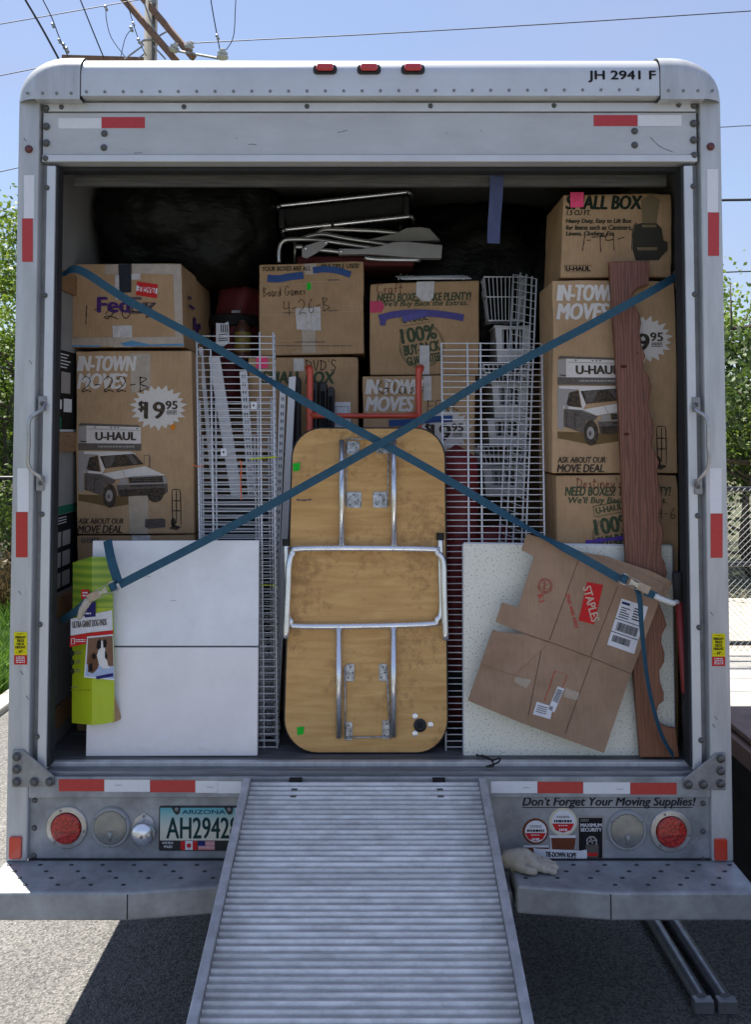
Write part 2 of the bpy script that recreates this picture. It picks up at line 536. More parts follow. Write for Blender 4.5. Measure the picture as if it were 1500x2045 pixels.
# ================================================================== SETTING
def asphalt_mat():
    m, n, l, b = _new('asphalt')
    tc = n.new('ShaderNodeTexCoord')
    big = n.new('ShaderNodeTexNoise'); big.inputs['Scale'].default_value = 1.1; big.inputs['Detail'].default_value = 6
    l.new(tc.outputs['Object'], big.inputs['Vector'])
    vo = n.new('ShaderNodeTexVoronoi'); vo.inputs['Scale'].default_value = 130
    l.new(tc.outputs['Object'], vo.inputs['Vector'])
    fine = n.new('ShaderNodeTexNoise'); fine.inputs['Scale'].default_value = 180; fine.inputs['Detail'].default_value = 4
    l.new(tc.outputs['Object'], fine.inputs['Vector'])
    r1 = n.new('ShaderNodeValToRGB')
    r1.color_ramp.elements[0].position = .3; r1.color_ramp.elements[0].color = (.105, .103, .099, 1)
    r1.color_ramp.elements[1].position = .75; r1.color_ramp.elements[1].color = (.17, .167, .16, 1)
    l.new(big.outputs['Fac'], r1.inputs['Fac'])
    r2 = n.new('ShaderNodeValToRGB')
    r2.color_ramp.elements[0].position = .15; r2.color_ramp.elements[0].color = (.42, .42, .42, 1)
    r2.color_ramp.elements[1].position = .85; r2.color_ramp.elements[1].color = (1.7, 1.67, 1.6, 1)
    l.new(vo.outputs['Color'], r2.inputs['Fac'])
    mx = n.new('ShaderNodeMixRGB'); mx.blend_type = 'MULTIPLY'; mx.inputs['Fac'].default_value = .85
    l.new(r1.outputs['Color'], mx.inputs['Color1']); l.new(r2.outputs['Color'], mx.inputs['Color2'])
    l.new(mx.outputs['Color'], b.inputs['Base Color'])
    b.inputs['Roughness'].default_value = .85
    ad = n.new('ShaderNodeMath'); ad.operation = 'ADD'
    l.new(vo.outputs['Distance'], ad.inputs[0]); l.new(fine.outputs['Fac'], ad.inputs[1])
    bp = n.new('ShaderNodeBump'); bp.inputs['Strength'].default_value = .7; bp.inputs['Distance'].default_value = .008
    l.new(ad.outputs[0], bp.inputs['Height']); l.new(bp.outputs['Normal'], b.inputs['Normal'])
    MATS['asphalt'] = m
    return m

ASPH = asphalt_mat()
EARTH = mat('earth', (.10, .085, .05), .95, noise_amt=.5, noise_scale=1.5, col2=(.05, .065, .025), bump=.5, bump_scale=12)
CONC = mat('concrete', (.40, .385, .355), .85, noise_amt=.25, noise_scale=3, bump=.3, bump_scale=80)
GRAVEL = mat('pale gravel', (.46, .42, .35), .9, noise_amt=.35, noise_scale=2.5, bump=.6, bump_scale=60)

def sheet(name, x0, x1, y0, y1, z, m, kind='structure'):
    b = MB(); b.add([(x0, y0, z), (x1, y0, z), (x1, y1, z), (x0, y1, z)], [(0, 1, 2, 3)])
    return tag(b.build(name, m, recalc=False), kind=kind)

sheet('ground', -900, 900, -900, 900, -.012, EARTH)
sheet('parking_lot', -2.6, 30, -60, 3.1, 0, ASPH)
tag(MB().add([(-2.6, 3.1, 0), (2.3, 3.1, 0), (2.3, 30, 0), (-2.6, 30, 0)], [(0, 1, 2, 3)]).build('driveway', ASPH, recalc=False), kind='structure')
sheet('gravel_yard', 2.3, 30, 4.9, 7.8, -.004, GRAVEL)
kerb = tag(MB().box(-2.75, -2.6, -20, 30, -.01, .05).build('kerb', CONC, bevel=.015), kind='structure')
apron = tag(bpy.data.objects.new('concrete_path', None), kind='structure'); COL.objects.link(apron)
for i in range(5):
    MB().box(2.33, 12, 3.12 + i * .36, 3.12 + i * .36 + .35, -.05, .012).build('paving_slab', CONC, apron, bevel=.006)
# verge on the left with grass
def grass():
    rnd = random.Random(3)
    b = MB()
    for i in range(15000):
        y = rnd.uniform(2.6, 6.4) if i % 4 else rnd.uniform(-1.5, 6.4)
        x = -2.8 - abs(rnd.gauss(0, 1.1))
        if x < -7: continue
        h = rnd.uniform(.08, .26) * (1 + .6 * noise.noise((x, y, 0)))
        a = rnd.uniform(0, 6.28); w = rnd.uniform(.006, .013)
        lx, ly = rnd.gauss(0, .4) * h, rnd.gauss(0, .4) * h
        c, s = math.cos(a) * w, math.sin(a) * w
        b.add([(x - c, y - s, -.01), (x + c, y + s, -.01), (x + c * .7 + lx * .4, y + s * .7 + ly * .4, h * .6), (x - c * .7 + lx * .4, y - s * .7 + ly * .4, h * .6), (x + lx, y + ly, h)],
              [(0, 1, 2, 3), (3, 2, 4)])
    return b
def leaf_mat(name, col, col2):
    m, n, l, b = _new(name)
    g = n.new('ShaderNodeNewGeometry')
    r = n.new('ShaderNodeValToRGB')
    r.color_ramp.elements[0].color = (*col2, 1); r.color_ramp.elements[1].color = (*col, 1)
    l.new(g.outputs['Random Per Island'], r.inputs['Fac'])
    l.new(r.outputs['Color'], b.inputs['Base Color'])
    b.inputs['Roughness'].default_value = .55
    tr = n.new('ShaderNodeBsdfTranslucent')
    l.new(r.outputs['Color'], tr.inputs['Color'])
    mx = n.new('ShaderNodeMixShader'); mx.inputs['Fac'].default_value = .38
    l.new(b.outputs['BSDF'], mx.inputs[1]); l.new(tr.outputs['BSDF'], mx.inputs[2])
    l.new(mx.outputs['Shader'], n['Material Output'].inputs['Surface'])
    MATS[name] = m
    return m
GRASSM = leaf_mat('grass blades', (.12, .24, .03), (.06, .13, .015))
tag(grass().build('grass', GRASSM, recalc=False), 'bright green grass growing along the kerb', 'grass', kind='stuff')
LEAF1 = leaf_mat('spring leaves', (.24, .33, .04), (.08, .15, .015))
LEAF2 = leaf_mat('dark leaves', (.09, .14, .03), (.03, .06, .014))
BRUSHM = leaf_mat('dry brush', (.16, .11, .05), (.06, .05, .02))
BARK = mat('bark', (.11, .085, .06), .9, noise_amt=.5, noise_scale=12, bump=.6, bump_scale=30)

def tree(x, y, h, spread, n, label, lm, seed, low=.25, size=.11, dens=1., group='trees behind the truck', cat='tree', name='leafy_tree'):
    rnd = random.Random(seed)
    t = thing(name, label, cat, loc=(x, y, 0), group=group)
    tb = MB()
    top = Vector((rnd.uniform(-.3, .3), rnd.uniform(-.3, .3), h * .92))
    trunk = [Vector((0, 0, -.02)).lerp(top, i / 6) + Vector((rnd.gauss(0, .05), rnd.gauss(0, .05), 0)) for i in range(7)]
    tb.tube(trunk, [.075 * h / 6 * (1 - i / 6.3) + .006 for i in range(7)], 7)
    tb.build('trunk', BARK, t, smooth=True)
    clumps = []
    lb = MB()
    for i in range(16):
        f = rnd.uniform(low, .98)
        p0 = Vector((0, 0, 0)).lerp(top, f)
        a = rnd.uniform(0, 6.28)
        ln = spread * (1.1 - .55 * abs(f - .45)) * rnd.uniform(.6, 1.1)
        p2 = p0 + Vector((math.cos(a) * ln, math.sin(a) * ln, ln * rnd.uniform(.15, .8)))
        p1 = p0.lerp(p2, .5) + Vector((0, 0, -.06 * ln))
        lb.tube([p0, p1, p2], [.022, .014, .004], 5)
        clumps += [(p2, ln * .42), (p1.lerp(p2, .45), ln * .36)]
        for k in range(3):
            q = p1.lerp(p2, rnd.uniform(.2, 1)); e = q + Vector((rnd.gauss(0, .35), rnd.gauss(0, .35), rnd.gauss(.1, .3))) * ln * .6
            lb.tube([q, e], [.012, .004], 4); clumps.append((e, ln * .3))
    lb.build('limbs', BARK, t)
    c = MB()
    for i in range(n):
        p, rr = rnd.choice(clumps)
        q = p + Vector((rnd.gauss(0, .5), rnd.gauss(0, .5), rnd.gauss(0, .45))) * rr * 1.25
        if q.z < .1: continue
        s = size * rnd.uniform(.6, 1.3)
        ax = Vector((rnd.gauss(0, 1), rnd.gauss(0, 1), rnd.gauss(0, 1))).normalized()
        d = ax.cross(Vector((rnd.gauss(0, 1), rnd.gauss(0, 1), rnd.gauss(0, 1)))).normalized()
        e = ax.cross(d)
        c.add([q - d * s * .5, q + e * s * .28, q + d * s * .5, q - e * s * .28], [(0, 1, 2, 3)])
    c.build('crown', lm, t, recalc=False)
    return t

tl = ['tall bright green tree at the picture edge behind the chain-link fence and grass', 'dense young green tree near the utility pole side of the fence', 'low dark green thicket tree behind the grass verge', 'broad pale green tree set back beyond the grass verge']
tree(-5.5, 10.8, 4.7, 1.7, 22000, tl[0], LEAF1, 11, low=.08, size=.075)
tree(-4.9, 9.0, 3.4, 1.5, 16000, tl[1], LEAF1, 12, low=.05, size=.07)
tree(-6.2, 9.0, 2.8, 1.6, 12000, tl[2], LEAF2, 13, low=.05, size=.08)
tree(-8.2, 13.5, 5.4, 2.3, 8000, tl[3], LEAF1, 14, low=.1)
tr = ['thin airy tree with bare upper twigs behind the fence and gravel yard', 'dark evergreen bush filling the ground behind the gravel yard', 'second green tree beyond the dark bush with sky showing through', 'wide dark bush standing farthest along the gravel yard']
tree(5.6, 10.4, 4.6, 1.7, 12000, tr[0], LEAF1, 21, low=.2, size=.07)
tree(5.0, 9.4, 2.9, 1.5, 9000, tr[1], LEAF2, 22, low=.02, cat='bush', name='evergreen_bush')
tree(6.6, 13.0, 4.4, 1.9, 9000, tr[2], LEAF1, 23, low=.2)
tree(7.4, 9.8, 2.9, 1.7, 7000, tr[3], LEAF2, 24, low=.02, cat='bush', name='evergreen_bush')
# dry brush at the foot of the left fence
rnd = random.Random(5)
b = MB()
for i in range(5000):
    p = Vector((rnd.uniform(-7.5, -2.9), 6.3 + abs(rnd.gauss(0, .35)), 0)); hh = rnd.uniform(.2, .75)
    q = p + Vector((rnd.gauss(0, .2), rnd.gauss(0, .2), hh)); d = Vector((rnd.gauss(0, 1), rnd.gauss(0, 1), .2)).normalized() * .012
    b.add([p - d, p + d, q + d * .3], [(0, 1, 2)])
    e = Vector((rnd.gauss(0, .03), rnd.gauss(0, .03), .03)); b.add([q, q + e, q + e.cross(d).normalized() * .04], [(0, 1, 2)])
tag(b.build('undergrowth', BRUSHM, recalc=False), 'brown dry undergrowth at the foot of the fence', 'undergrowth', kind='stuff')
# a low bank of distant trees closes the horizon
b = MB()
for i in range(26000):
    a = rnd.uniform(-1.3, 1.3); d = rnd.uniform(42, 55)
    x, y = math.sin(a) * d, math.cos(a) * d
    q = Vector((x, y, rnd.random() ** .7 * (4.2 + 1.6 * noise.noise((x * .12, y * .12, 3)))))
    s = rnd.uniform(.25, .6); ax = Vector((rnd.gauss(0, 1), rnd.gauss(0, 1), rnd.gauss(0, 1))).normalized(); dd = ax.cross(Vector((.3, .2, 1))).normalized(); e = ax.cross(dd)
    b.add([q - dd * s, q + e * s * .6, q + dd * s, q - e * s * .6], [(0, 1, 2, 3)])
tag(b.build('distant_woods', LEAF2, recalc=False), 'far off wood along the horizon', 'woods', kind='stuff')

BLACKMETAL = mat('black fence paint', (.02, .021, .023), .45, noise_amt=.2)
LINK = mat('galvanised chain link', (.22, .23, .24), .5, .4)
LINKB = mat('black chain link', (.03, .032, .034), .5)
def fence(x0, x1, y, h, label, lm, rails, rot=0):
    t = thing('chain_link_fence', label, 'fence', loc=(x0, y, 0), rot=(0, 0, rot), group='chain-link fences')
    L = x1 - x0
    n = int(L / 2.2)
    for i in range(n + 1):
        MB().tube([(i * L / n, .03, -.02), (i * L / n, .03, h + .03)], .028, 10).build('fence_post', BLACKMETAL, t, smooth=40)
    for z in rails:
        MB().tube([(0, .03, z), (L, .03, z)], .022, 8).build('rail', BLACKMETAL, t, smooth=40)
    b = MB(); s = .056
    for k in range(int((L + h) / s)):
        for sg in (1, -1):
            a0 = k * s - (h if sg == 1 else 0)
            x_a, x_b = (a0, a0 + h) if sg == 1 else (k * s, k * s - h)
            za, zb = .03, h
            if x_a < 0: za += -x_a; x_a = 0
            if x_b < 0: zb = .03 + (x_a); x_b = 0
            if x_b > L: zb -= x_b - L; x_b = L
            if x_a > L: za += x_a - L; x_a = L
            if zb - za < .03: continue
            b.tube([(x_a, .004 * sg, za), (x_b, .004 * sg, zb)], .0019, 3, cap=False)
    tag(b.build('chain_link', lm, t, recalc=False), kind='stuff')
    return t
fence(-11, -2.9, 6.55, 1.5, 'black chain-link fence behind the grass verge', LINKB, (1.49, .06))
fence(2.5, 10.5, 5.0, 1.48, 'chain-link fence with black rails beside the pale gravel yard', LINK, (1.47, .8, .1))

# ------------------------------------------------------------------ utility pole and wires
POLEW = mat('weathered pole wood', (.20, .19, .165), .85, noise_amt=.35, noise_scale=6, stretch=(6, 6, .6), bump=.4, bump_scale=40)
ARMW = mat('crossarm wood', (.26, .15, .10), .85, noise_amt=.35, noise_scale=9, bump=.3, bump_scale=40)
PORC = mat('porcelain insulator', (.55, .56, .56), .25, noise_amt=.2, noise_scale=20)
WIREM = mat('dark cable', (.03, .032, .036), .6)
YP = 17.5
up = lambda u, v, y=YP: wp(u, v, y)
pt = thing('utility_pole', 'wooden utility pole with two slanting crossarms above the truck roof', 'utility pole', loc=(up(298, 60).x, YP, 0))
base = Vector(pt.location)
top = up(303, -60)
MB().tube([(0, 0, -.02), (0, 0, 4), Vector((top.x - base.x, 0, top.z + .6))], [.19, .17, .145], 14).build('mast', POLEW, pt, smooth=True)
def arm(a, b2, w=.055):
    a, b2 = Vector(a) - base, Vector(b2) - base
    d = (b2 - a).normalized(); s = d.cross(Vector((0, 0, 1))).normalized() * w; z = s.cross(d).normalized() * w * 1.25
    m = MB(); m.add([a - s - z, a + s - z, a + s + z, a - s + z, b2 - s - z, b2 + s - z, b2 + s + z, b2 - s + z],
                    [(0, 1, 2, 3), (7, 6, 5, 4), (0, 4, 5, 1), (1, 5, 6, 2), (2, 6, 7, 3), (3, 7, 4, 0)])
    return m.build('crossarm', ARMW, pt, bevel=.008)
arm(up(236, -14, YP + .4), up(352, 122, YP - .6)); arm(up(276, -14, YP + .1), up(386, 116, YP - .8))
arm(up(124, 117, YP + .3), up(290, 122, YP + .25), .06)
m = MB()
for p in (((248, 118), (284, 92)), ((330, 118), (306, 92)), ((310, 76), (334, 62)), ((288, 8), (314, 78)), ((276, 117), (287, 108))):
    m.tube([up(*p[0], YP - .3) - base, up(*p[1], YP - .2) - base], .02, 6)
m.build('brace', GALV, pt)
MB().tube([Vector((0.25 * math.cos(t), .02 - .25 * math.sin(t), 0)) * .72 + Vector((0, 0, up(298, 86).z)) for t in [i * math.pi / 8 for i in range(17)]], .025, 6).build('pole_band', GALV, pt)
INSU = MB().lathe([(.03, -.10), (.06, -.09), (.11, -.05), (.11, -.03), (.06, -.02), (.10, .02), (.10, .04), (.05, .06), (.06, .10), (.03, .12)], axis='z', n=14).mesh('insulator', PORC, 40)
for u, v in ((347, 96), (378, 92)):
    p = up(u, v, YP - .7); inst(INSU, 'insulator', p - base, pt, rot=(0, .5, 0), scale=(1.05,) * 3)
MB().tube([up(296, 4, YP - .1) - base, up(312, 5, YP - .1) - base], .05, 8).build('pin', GALV, pt)
inst(INSU, 'insulator', up(444, 110, YP - 1) - base, pt, scale=(1.2,) * 3)
m = MB(); m.tube([up(345, 100, YP - .7) - base, up(444, 118, YP - 1) - base], .03, 6); m.build('bracket', GALV, pt)
def cable(pts, r, label, y=YP):
    q = smoothline([tuple(up(*p, y)) for p in pts], 6)
    tag(MB().tube(q, r, 5).build('overhead_cable', WIREM, smooth=True), label, 'cable', 'overhead cables')
cable([(-120, 68), (0, 48), (120, 27), (250, 4), (300, -4)], .012, 'thin wire rising to the utility pole top across the upper corner', YP)
cable([(30, -34), (50, 0), (84, 58), (119, 122), (140, 160)], .026, 'thick black cable dropping steeply near the top corner')
cable([(70, -30), (85, 0), (103, 36), (119, 78), (138, 118)], .012, 'wire with dark clamps beside the thick black cable', YP - 2)
cable([(150, -24), (160, 0), (182, 55), (207, 116)], .014, 'thin wire between the clamped wire and the utility pole', YP - 2)
cable([(211, 14), (212, 40), (222, 76), (248, 112)], .009, 'looping jumper wire hanging beside the utility pole', YP - 1)
cable([(265, 55), (250, 75), (241, 112)], .009, 'short jumper lead hanging close to the pole', YP - 1)
cable([(250, -10), (265, 46), (280, 88), (292, 112)], .01, 'wire descending along the slanting crossarm', YP - 1)
cable([(384, 86), (520, 79), (750, 68), (1130, 46), (1500, 22), (1650, 12)], .013, 'long wire stretching across the whole sky above the truck')
cable([(418, -20), (424, 20), (434, 75), (440, 106)], .013, 'vertical lead hanging to the insulator right of the pole', YP - 1)
cable([(472, -20), (470, 10), (466, 72), (451, 100)], .01, 'curved lead hooking down to the insulator right of the pole', YP - 1)
for v0, v1, l in ((151, 143, 'wire meeting the truck roof corner on the pole side'), (343, 334, 'wire passing behind the upper red tape on the pole side'), (456, 450, 'lowest dark cable above the trees on the grass side')):
    cable([(-150, v0 + (v0 - v1) * 3.7), (0, v0), (40, v1), (160, v1 - (v0 - v1) * 3)], .014, l, YP + 4)
for v0, v1, r, l in ((254, 251, .012, 'thin wire beside the dark red lamp on the post above the gravel yard'), (400, 399, .036, 'thick black cable above the thin airy tree'), (544, 542, .018, 'dark cable running through the thin airy tree')):
    cable([(1300, v0 + 4), (1440, v0), (1500, v1), (1700, v1 - 5)], r, l, YP + 2)
CLAMP = MB().lathe([(.02, -.09), (.05, -.05), (.03, 0), (.05, .05), (.02, .09)], axis='z', n=8).mesh('clamp', GALV, 40)
for u, v, s in ((105, 51, .7), (118, 82, .7), (127, 92, .9), (133, 100, .9), (211, 16, .8), (262, 58, .8), (266, 48, .6), (434, 74, .8), (277, 82, .8)):
    o = inst(CLAMP, 'cable_clamp', up(u, v, YP - 1.5), scale=(s,) * 3, rot=(0, -.4, 0))
    tag(o, 'small dark clamp on the overhead wires by the pole', 'clamp', 'cable clamps')

# ------------------------------------------------------------------ rusty trailer next to the truck
RUST = mat('rust brown steel', (.30, .195, .155), .6, .2, noise_amt=.4, noise_scale=5, bump=.15, bump_scale=50)
DARKFRAME = mat('dark chassis steel', (.022, .02, .02), .7, .2, noise_amt=.4)
t = thing('utility_trailer', 'rusty brown flatbed trailer standing beside the truck bumper', 'trailer', loc=(2.4, -.4, 0))
for i, (a, c) in enumerate(((-.9, .55), (.55, 1.45))):
    MB().box(-.86, .86, a, c - .004, .70 + .012 * i, .722 + .012 * i).build('deck_plate', RUST, t, bevel=.004)
for s in (-1, 1):
    MB().box(s * .86 - .025, s * .86 + .025, -.9, 1.45, .62, .699).build('side_rail', RUST, t, bevel=.006)
    MB().box(s * .5 - .04, s * .5 + .04, -1.3, 1.4, .46, .6).build('chassis_beam', DARKFRAME, t)
    MB().lathe([(.10, -.09), (.27, -.09), (.3, -.06), (.3, .06), (.27, .09), (.10, .09)], (s * .72, .3, .3), 'x', 28).build('tyre', RUBBER, t, smooth=30)
    MB().lathe([(.02, -.05), (.14, -.06), (.16, -.095), (.16, .095), (.14, .06), (.02, .05)], (s * .72, .3, .3), 'x', 20).build('rim', GALV, t, smooth=30)
for s in (-1, 1): MB().box(s * .835 - .01, s * .835 + .01, -.85, 1.42, .10, .615).build('side_panel', DARKFRAME, t, bevel=.004)
MB().tube([(-.72, .3, .3), (.72, .3, .3)], .035, 8).build('axle', DARKFRAME, t)
for y in (-.8, 0, .7, 1.38):
    MB().box(-.83, .83, y - .03, y + .03, .61, .695).build('cross_member', DARKFRAME, t)

# ================================================================== TRUCK
T = thing('moving_truck', 'grey aluminium box truck seen from behind with its cargo door rolled up', 'truck')
Z_DECK = .838
def at_y(o, y):
    o.location.y = y
    return o
S0 = lambda y: Surf(y, 0.)
def px(u, v, y=0.):
    p = wp(u, v, y); return p.x, p.z

# shell
for s in (-1, 1):
    x0, x1 = sorted((s * 1.15, s * 1.215))
    w = MB().box(x0, x1, .1005, 4.9, .72, 3.19).build('side_wall', WHITEWALL, T)
    b = MB(); b.box(x0 + (.0 if s < 0 else .086), x1 - (.086 if s < 0 else 0), .05, 4.9, .715, 3.19)
    MB().box(*sorted((s * 1.2152, s * 1.222)), .08, 4.9, .715, 3.16).build('side_skin', ALU, T)
    arc = [(s * (1.06 + .16 * math.sin(R(a))), 3.115 + .16 * math.cos(R(a))) for a in range(0, 91, 10)]
    MB().prism(arc + [(s * 1.215, 3.05), (s * 1.06, 3.05)], .25, 4.9).build('roof_edge', ALU, T, smooth=30)
MB().box(-1.06, 1.06, .12, 4.9, 3.05, 3.2735).build('roof', ALU, T)
MB().box(-1.15, 1.15, 4.86, 4.9, .72, 3.04).build('front_wall', WHITEWALL, T)
DECKM = mat('scuffed deck plank', (.17, .17, .175), .6, .3, noise_amt=.45, noise_scale=10, stretch=(.6, 8, 1), bump=.25, bump_scale=60)
for i in range(12):
    y0 = .075 + i * .14
    MB().box(-1.15, 1.15, y0, y0 + .137, .74, Z_DECK - (.0012 if i % 2 else 0)).build('deck_plank', DECKM, T, bevel=.003)
MB().box(-1.15, 1.15, 1.756, 4.86, .74, Z_DECK).build('cargo_floor', DECKM, T)
# rear threshold: lip, channel, front bar
MB().box(-1.15, 1.15, .05, .0745, .70, Z_DECK + .004).build('deck_lip', ALU, T, bevel=.003)
SILLM = mat('scuffed sill', (.26, .27, .29), .5, .45, noise_amt=.45, noise_scale=9, stretch=(.5, 6, 6), bump=.12, bump_scale=90)
MB().box(-1.16, 1.16, .004, .0495, .765, .828).build('threshold', SILLM, T, bevel=.004)
zb0, zb1 = px(200, 1591)[1], px(200, 1549)[1]
bar = MB().box(-1.15, 1.15, -.012, .0035, zb0, zb1).build('sill_bar', GALV, T, bevel=.004)

# roof cap with rounded corners
def cap_rings(path, zlow, name, m, parent, flip=False, grow=0.):
    """path: outline points (x,z) open polyline around the top; rings inset towards its inside form the rounded front edge"""
    rings = []
    n = len(path)
    nor = []
    for i in range(n):
        a, c = path[max(i - 1, 0)], path[min(i + 1, n - 1)]
        dx, dz = c[0] - a[0], c[1] - a[1]; d = math.hypot(dx, dz)
        nor.append((dz / d, -dx / d))
    cx = sum(p[0] for p in path) / n
    sg = 1 if nor[n // 2][1] < 0 else -1
    rr = .075
    steps = 8
    for k in range(steps + 1):
        t = R(90 * k / steps)
        ins = rr * (1 - math.sin(t)) - grow; y = -.045 - grow + rr * (1 - math.cos(t))
        rings.append([(path[i][0] + sg * nor[i][0] * ins, y, path[i][1] + sg * nor[i][1] * ins) for i in range(n)])
    rings.append([(x, .26, z) for x, y, z in rings[-1]])
    b = MB()
    vs = [p for r_ in rings for p in r_]
    fs = []
    for k in range(len(rings) - 1):
        for i in range(n - 1):
            fs.append((k * n + i, k * n + i + 1, (k + 1) * n + i + 1, (k + 1) * n + i))
    r0 = rings[0]
    k = len(vs)
    vs += [(r0[-1][0], r0[-1][1], zlow), (r0[0][0], r0[0][1], zlow)]
    fs.append(tuple(range(n)) + (k, k + 1))
    vs += [(r0[-1][0], .05, zlow), (r0[0][0], .05, zlow)]
    fs.append((k, k + 1, k + 3, k + 2))
    b.add(vs, fs)
    return b.build(name, m, parent, smooth=35)
ztop = px(700, 120)[1] + .003; zc = px(700, 191, -.045)[1]
xl, xr = px(160, 150, -.045)[0], px(1319, 150, -.045)[0]
cap = cap_rings([(xl + .002 + i * (xr - xl - .004) / 20, ztop) for i in range(21)], zc, 'roof_cap', ALU2, T)
capS = px(100, 200)[1]
for s, xi in ((-1, xl), (1, xr)):
    zl = px(100, 198, -.048)[1]
    path = [(s * 1.225, zl)] + [(s * 1.225, zl + .02)]
    cxx, rad = s * (1.225 - .17), ztop + .004 - zl - .02
    path += [(cxx + s * .17 * math.cos(R(a)), zl + .02 + rad * math.sin(R(a))) for a in range(9, 91, 9)] + [(xi, ztop + .004)]
    if s > 0: path = path[::-1]
    c = cap_rings(path, zl, 'corner_cap', ALU, T, grow=.004)
    # side return of the corner
    for k in range(4):
        u = (54, 84, 112, 141)[k] if s < 0 else (1336, 1366, 1395, 1424)[k]
        x, z = px(u, 186 if s < 0 else 181, -.05)
        MB().lathe([(.0055, 0), (.005, -.003), (.002, -.0045)], (x, -.0492, z), 'y', 8).build('rivet', RIVET, c, smooth=50)
RVM = MB().lathe([(.0055, 0), (.005, -.003), (.002, -.0045)], axis='y', n=8).mesh('rivet', RIVET, 50)
for k in range(31):
    x, z = px(172 + k * 36.75, 183.5 - k * .14, -.045)
    inst(RVM, 'rivet', (x, -.0451, z), cap)
SC = S0(-.0465)
at_y(text('JH 2941 F', S0(-.046), (1176, 141, 1310, 164), K_BLACK, cap, bold=.024, off=0), -.0466)
# clearance lights
REDL = mat('red lens', (.55, .015, .015), .18, spec=.6, coat=.6, noise_amt=.2, noise_scale=120)
DREDL = mat('dark red lens', (.10, .012, .012), .2, coat=.5)
for u in (649, 737, 825):
    x, z = px(u, 138, -.05)
    t = thing('clearance_light', None, None, loc=(0, 0, 0)); t.parent = T
    pts = [(x + a, z + c) for a, c in round_rect(-.041, -.017, .041, .017, .014)]
    MB().prism(pts, -.052, -.02).build('light_base', BLACKP, t, bevel=.003)
    pts = [(x + a, z + c) for a, c in round_rect(-.03, -.010, .03, .014, .010)]
    MB().prism(pts, -.07, -.0525).build('lens', REDL, t, bevel=.007)

# header
z = lambda v, y=0.: px(700, v, y)[1]
MB().box(-1.155, 1.155, .012, .06, z(224), z(190)).build('header_backing', STEEL, T)
hs = MB().box(-1.14, 1.14, .000, .0115, z(222), z(205)).build('header_strip', ALU2, T, bevel=.002)
hp = MB().box(-1.143, 1.143, .004, .06, z(308.5), z(224.5)).build('header_panel', PAINTED, T, bevel=.002)
hf = MB().box(-1.143, 1.143, -.002, .06, z(323), z(309)).build('header_flange', ALU2, T, bevel=.003)
MB().box(-1.16, 1.16, .0602, .11, 2.90, 3.10).build('header_inner', DARKSEAL, T)
BOLTM = MB().lathe([(.0135, 0), (.0135, -.003), (.0105, -.0045), (.0095, -.010), (.005, -.0125)], axis='y', n=10).mesh('bolt', BOLT, 40)
def bolt(u, v, y, parent, s=1.):
    x, zz = px(u, v, y); inst(BOLTM, 'bolt', (x, y, zz), parent, scale=(s,) * 3)
for u in (122, 367, 613, 860, 1107, 1356): bolt(u, 214 - (u - 122) * .003, 0, hs, .65)
for u, v in ((92, 217), (92, 253), (92, 286), (91, 317), (1386, 212), (1386, 247), (1386, 280), (1387, 311)): bolt(u, v, 0.0035, hp, 1.0)
for u, v in ((208, 267), (207, 295), (1268, 262), (1268, 290)): bolt(u, v, .004, hp, .9)
def tape(quads, parent, y):
    for q, m in quads:
        at_y(decal([q], S0(y), m, parent, 'reflective_tape', off=.0), y - .0012)
tape([(rect(116, 236, 202, 257), WHITERETRO), (rect(202.3, 234, 289, 256), REDRETRO), (rect(1186, 230, 1274, 252), REDRETRO), (rect(1274.3, 230, 1362, 252), WHITERETRO)], hp, .004)

SCUFF = ink('scuff mark', (96, 104, 114))
for L_ in ([(496, 289), (504, 288), (512, 290)], [(674, 265), (688, 262), (694, 260)], [(1300, 274), (1318, 292), (1345, 304)], [(470, 276), (474, 277)], [(1380, 262), (1382, 263)], [(960, 261), (962, 263)], [(268, 306), (282, 305)], [(890, 268), (893, 266)]):
    at_y(stroke([L_], S0(.004), .0022, SCUFF, hp, 'scratch', off=0), .0028)
for u, v in ((1420, 1222), (1428, 1430), (1424, 1446), (40, 1340), (52, 1390), (36, 1180), (58, 720), (47, 276)):
    at_y(stroke([[(u, v), (u + 5, v + 7)]], S0(-.012), .003, SCUFF, T, 'scratch', off=0), -.0132)
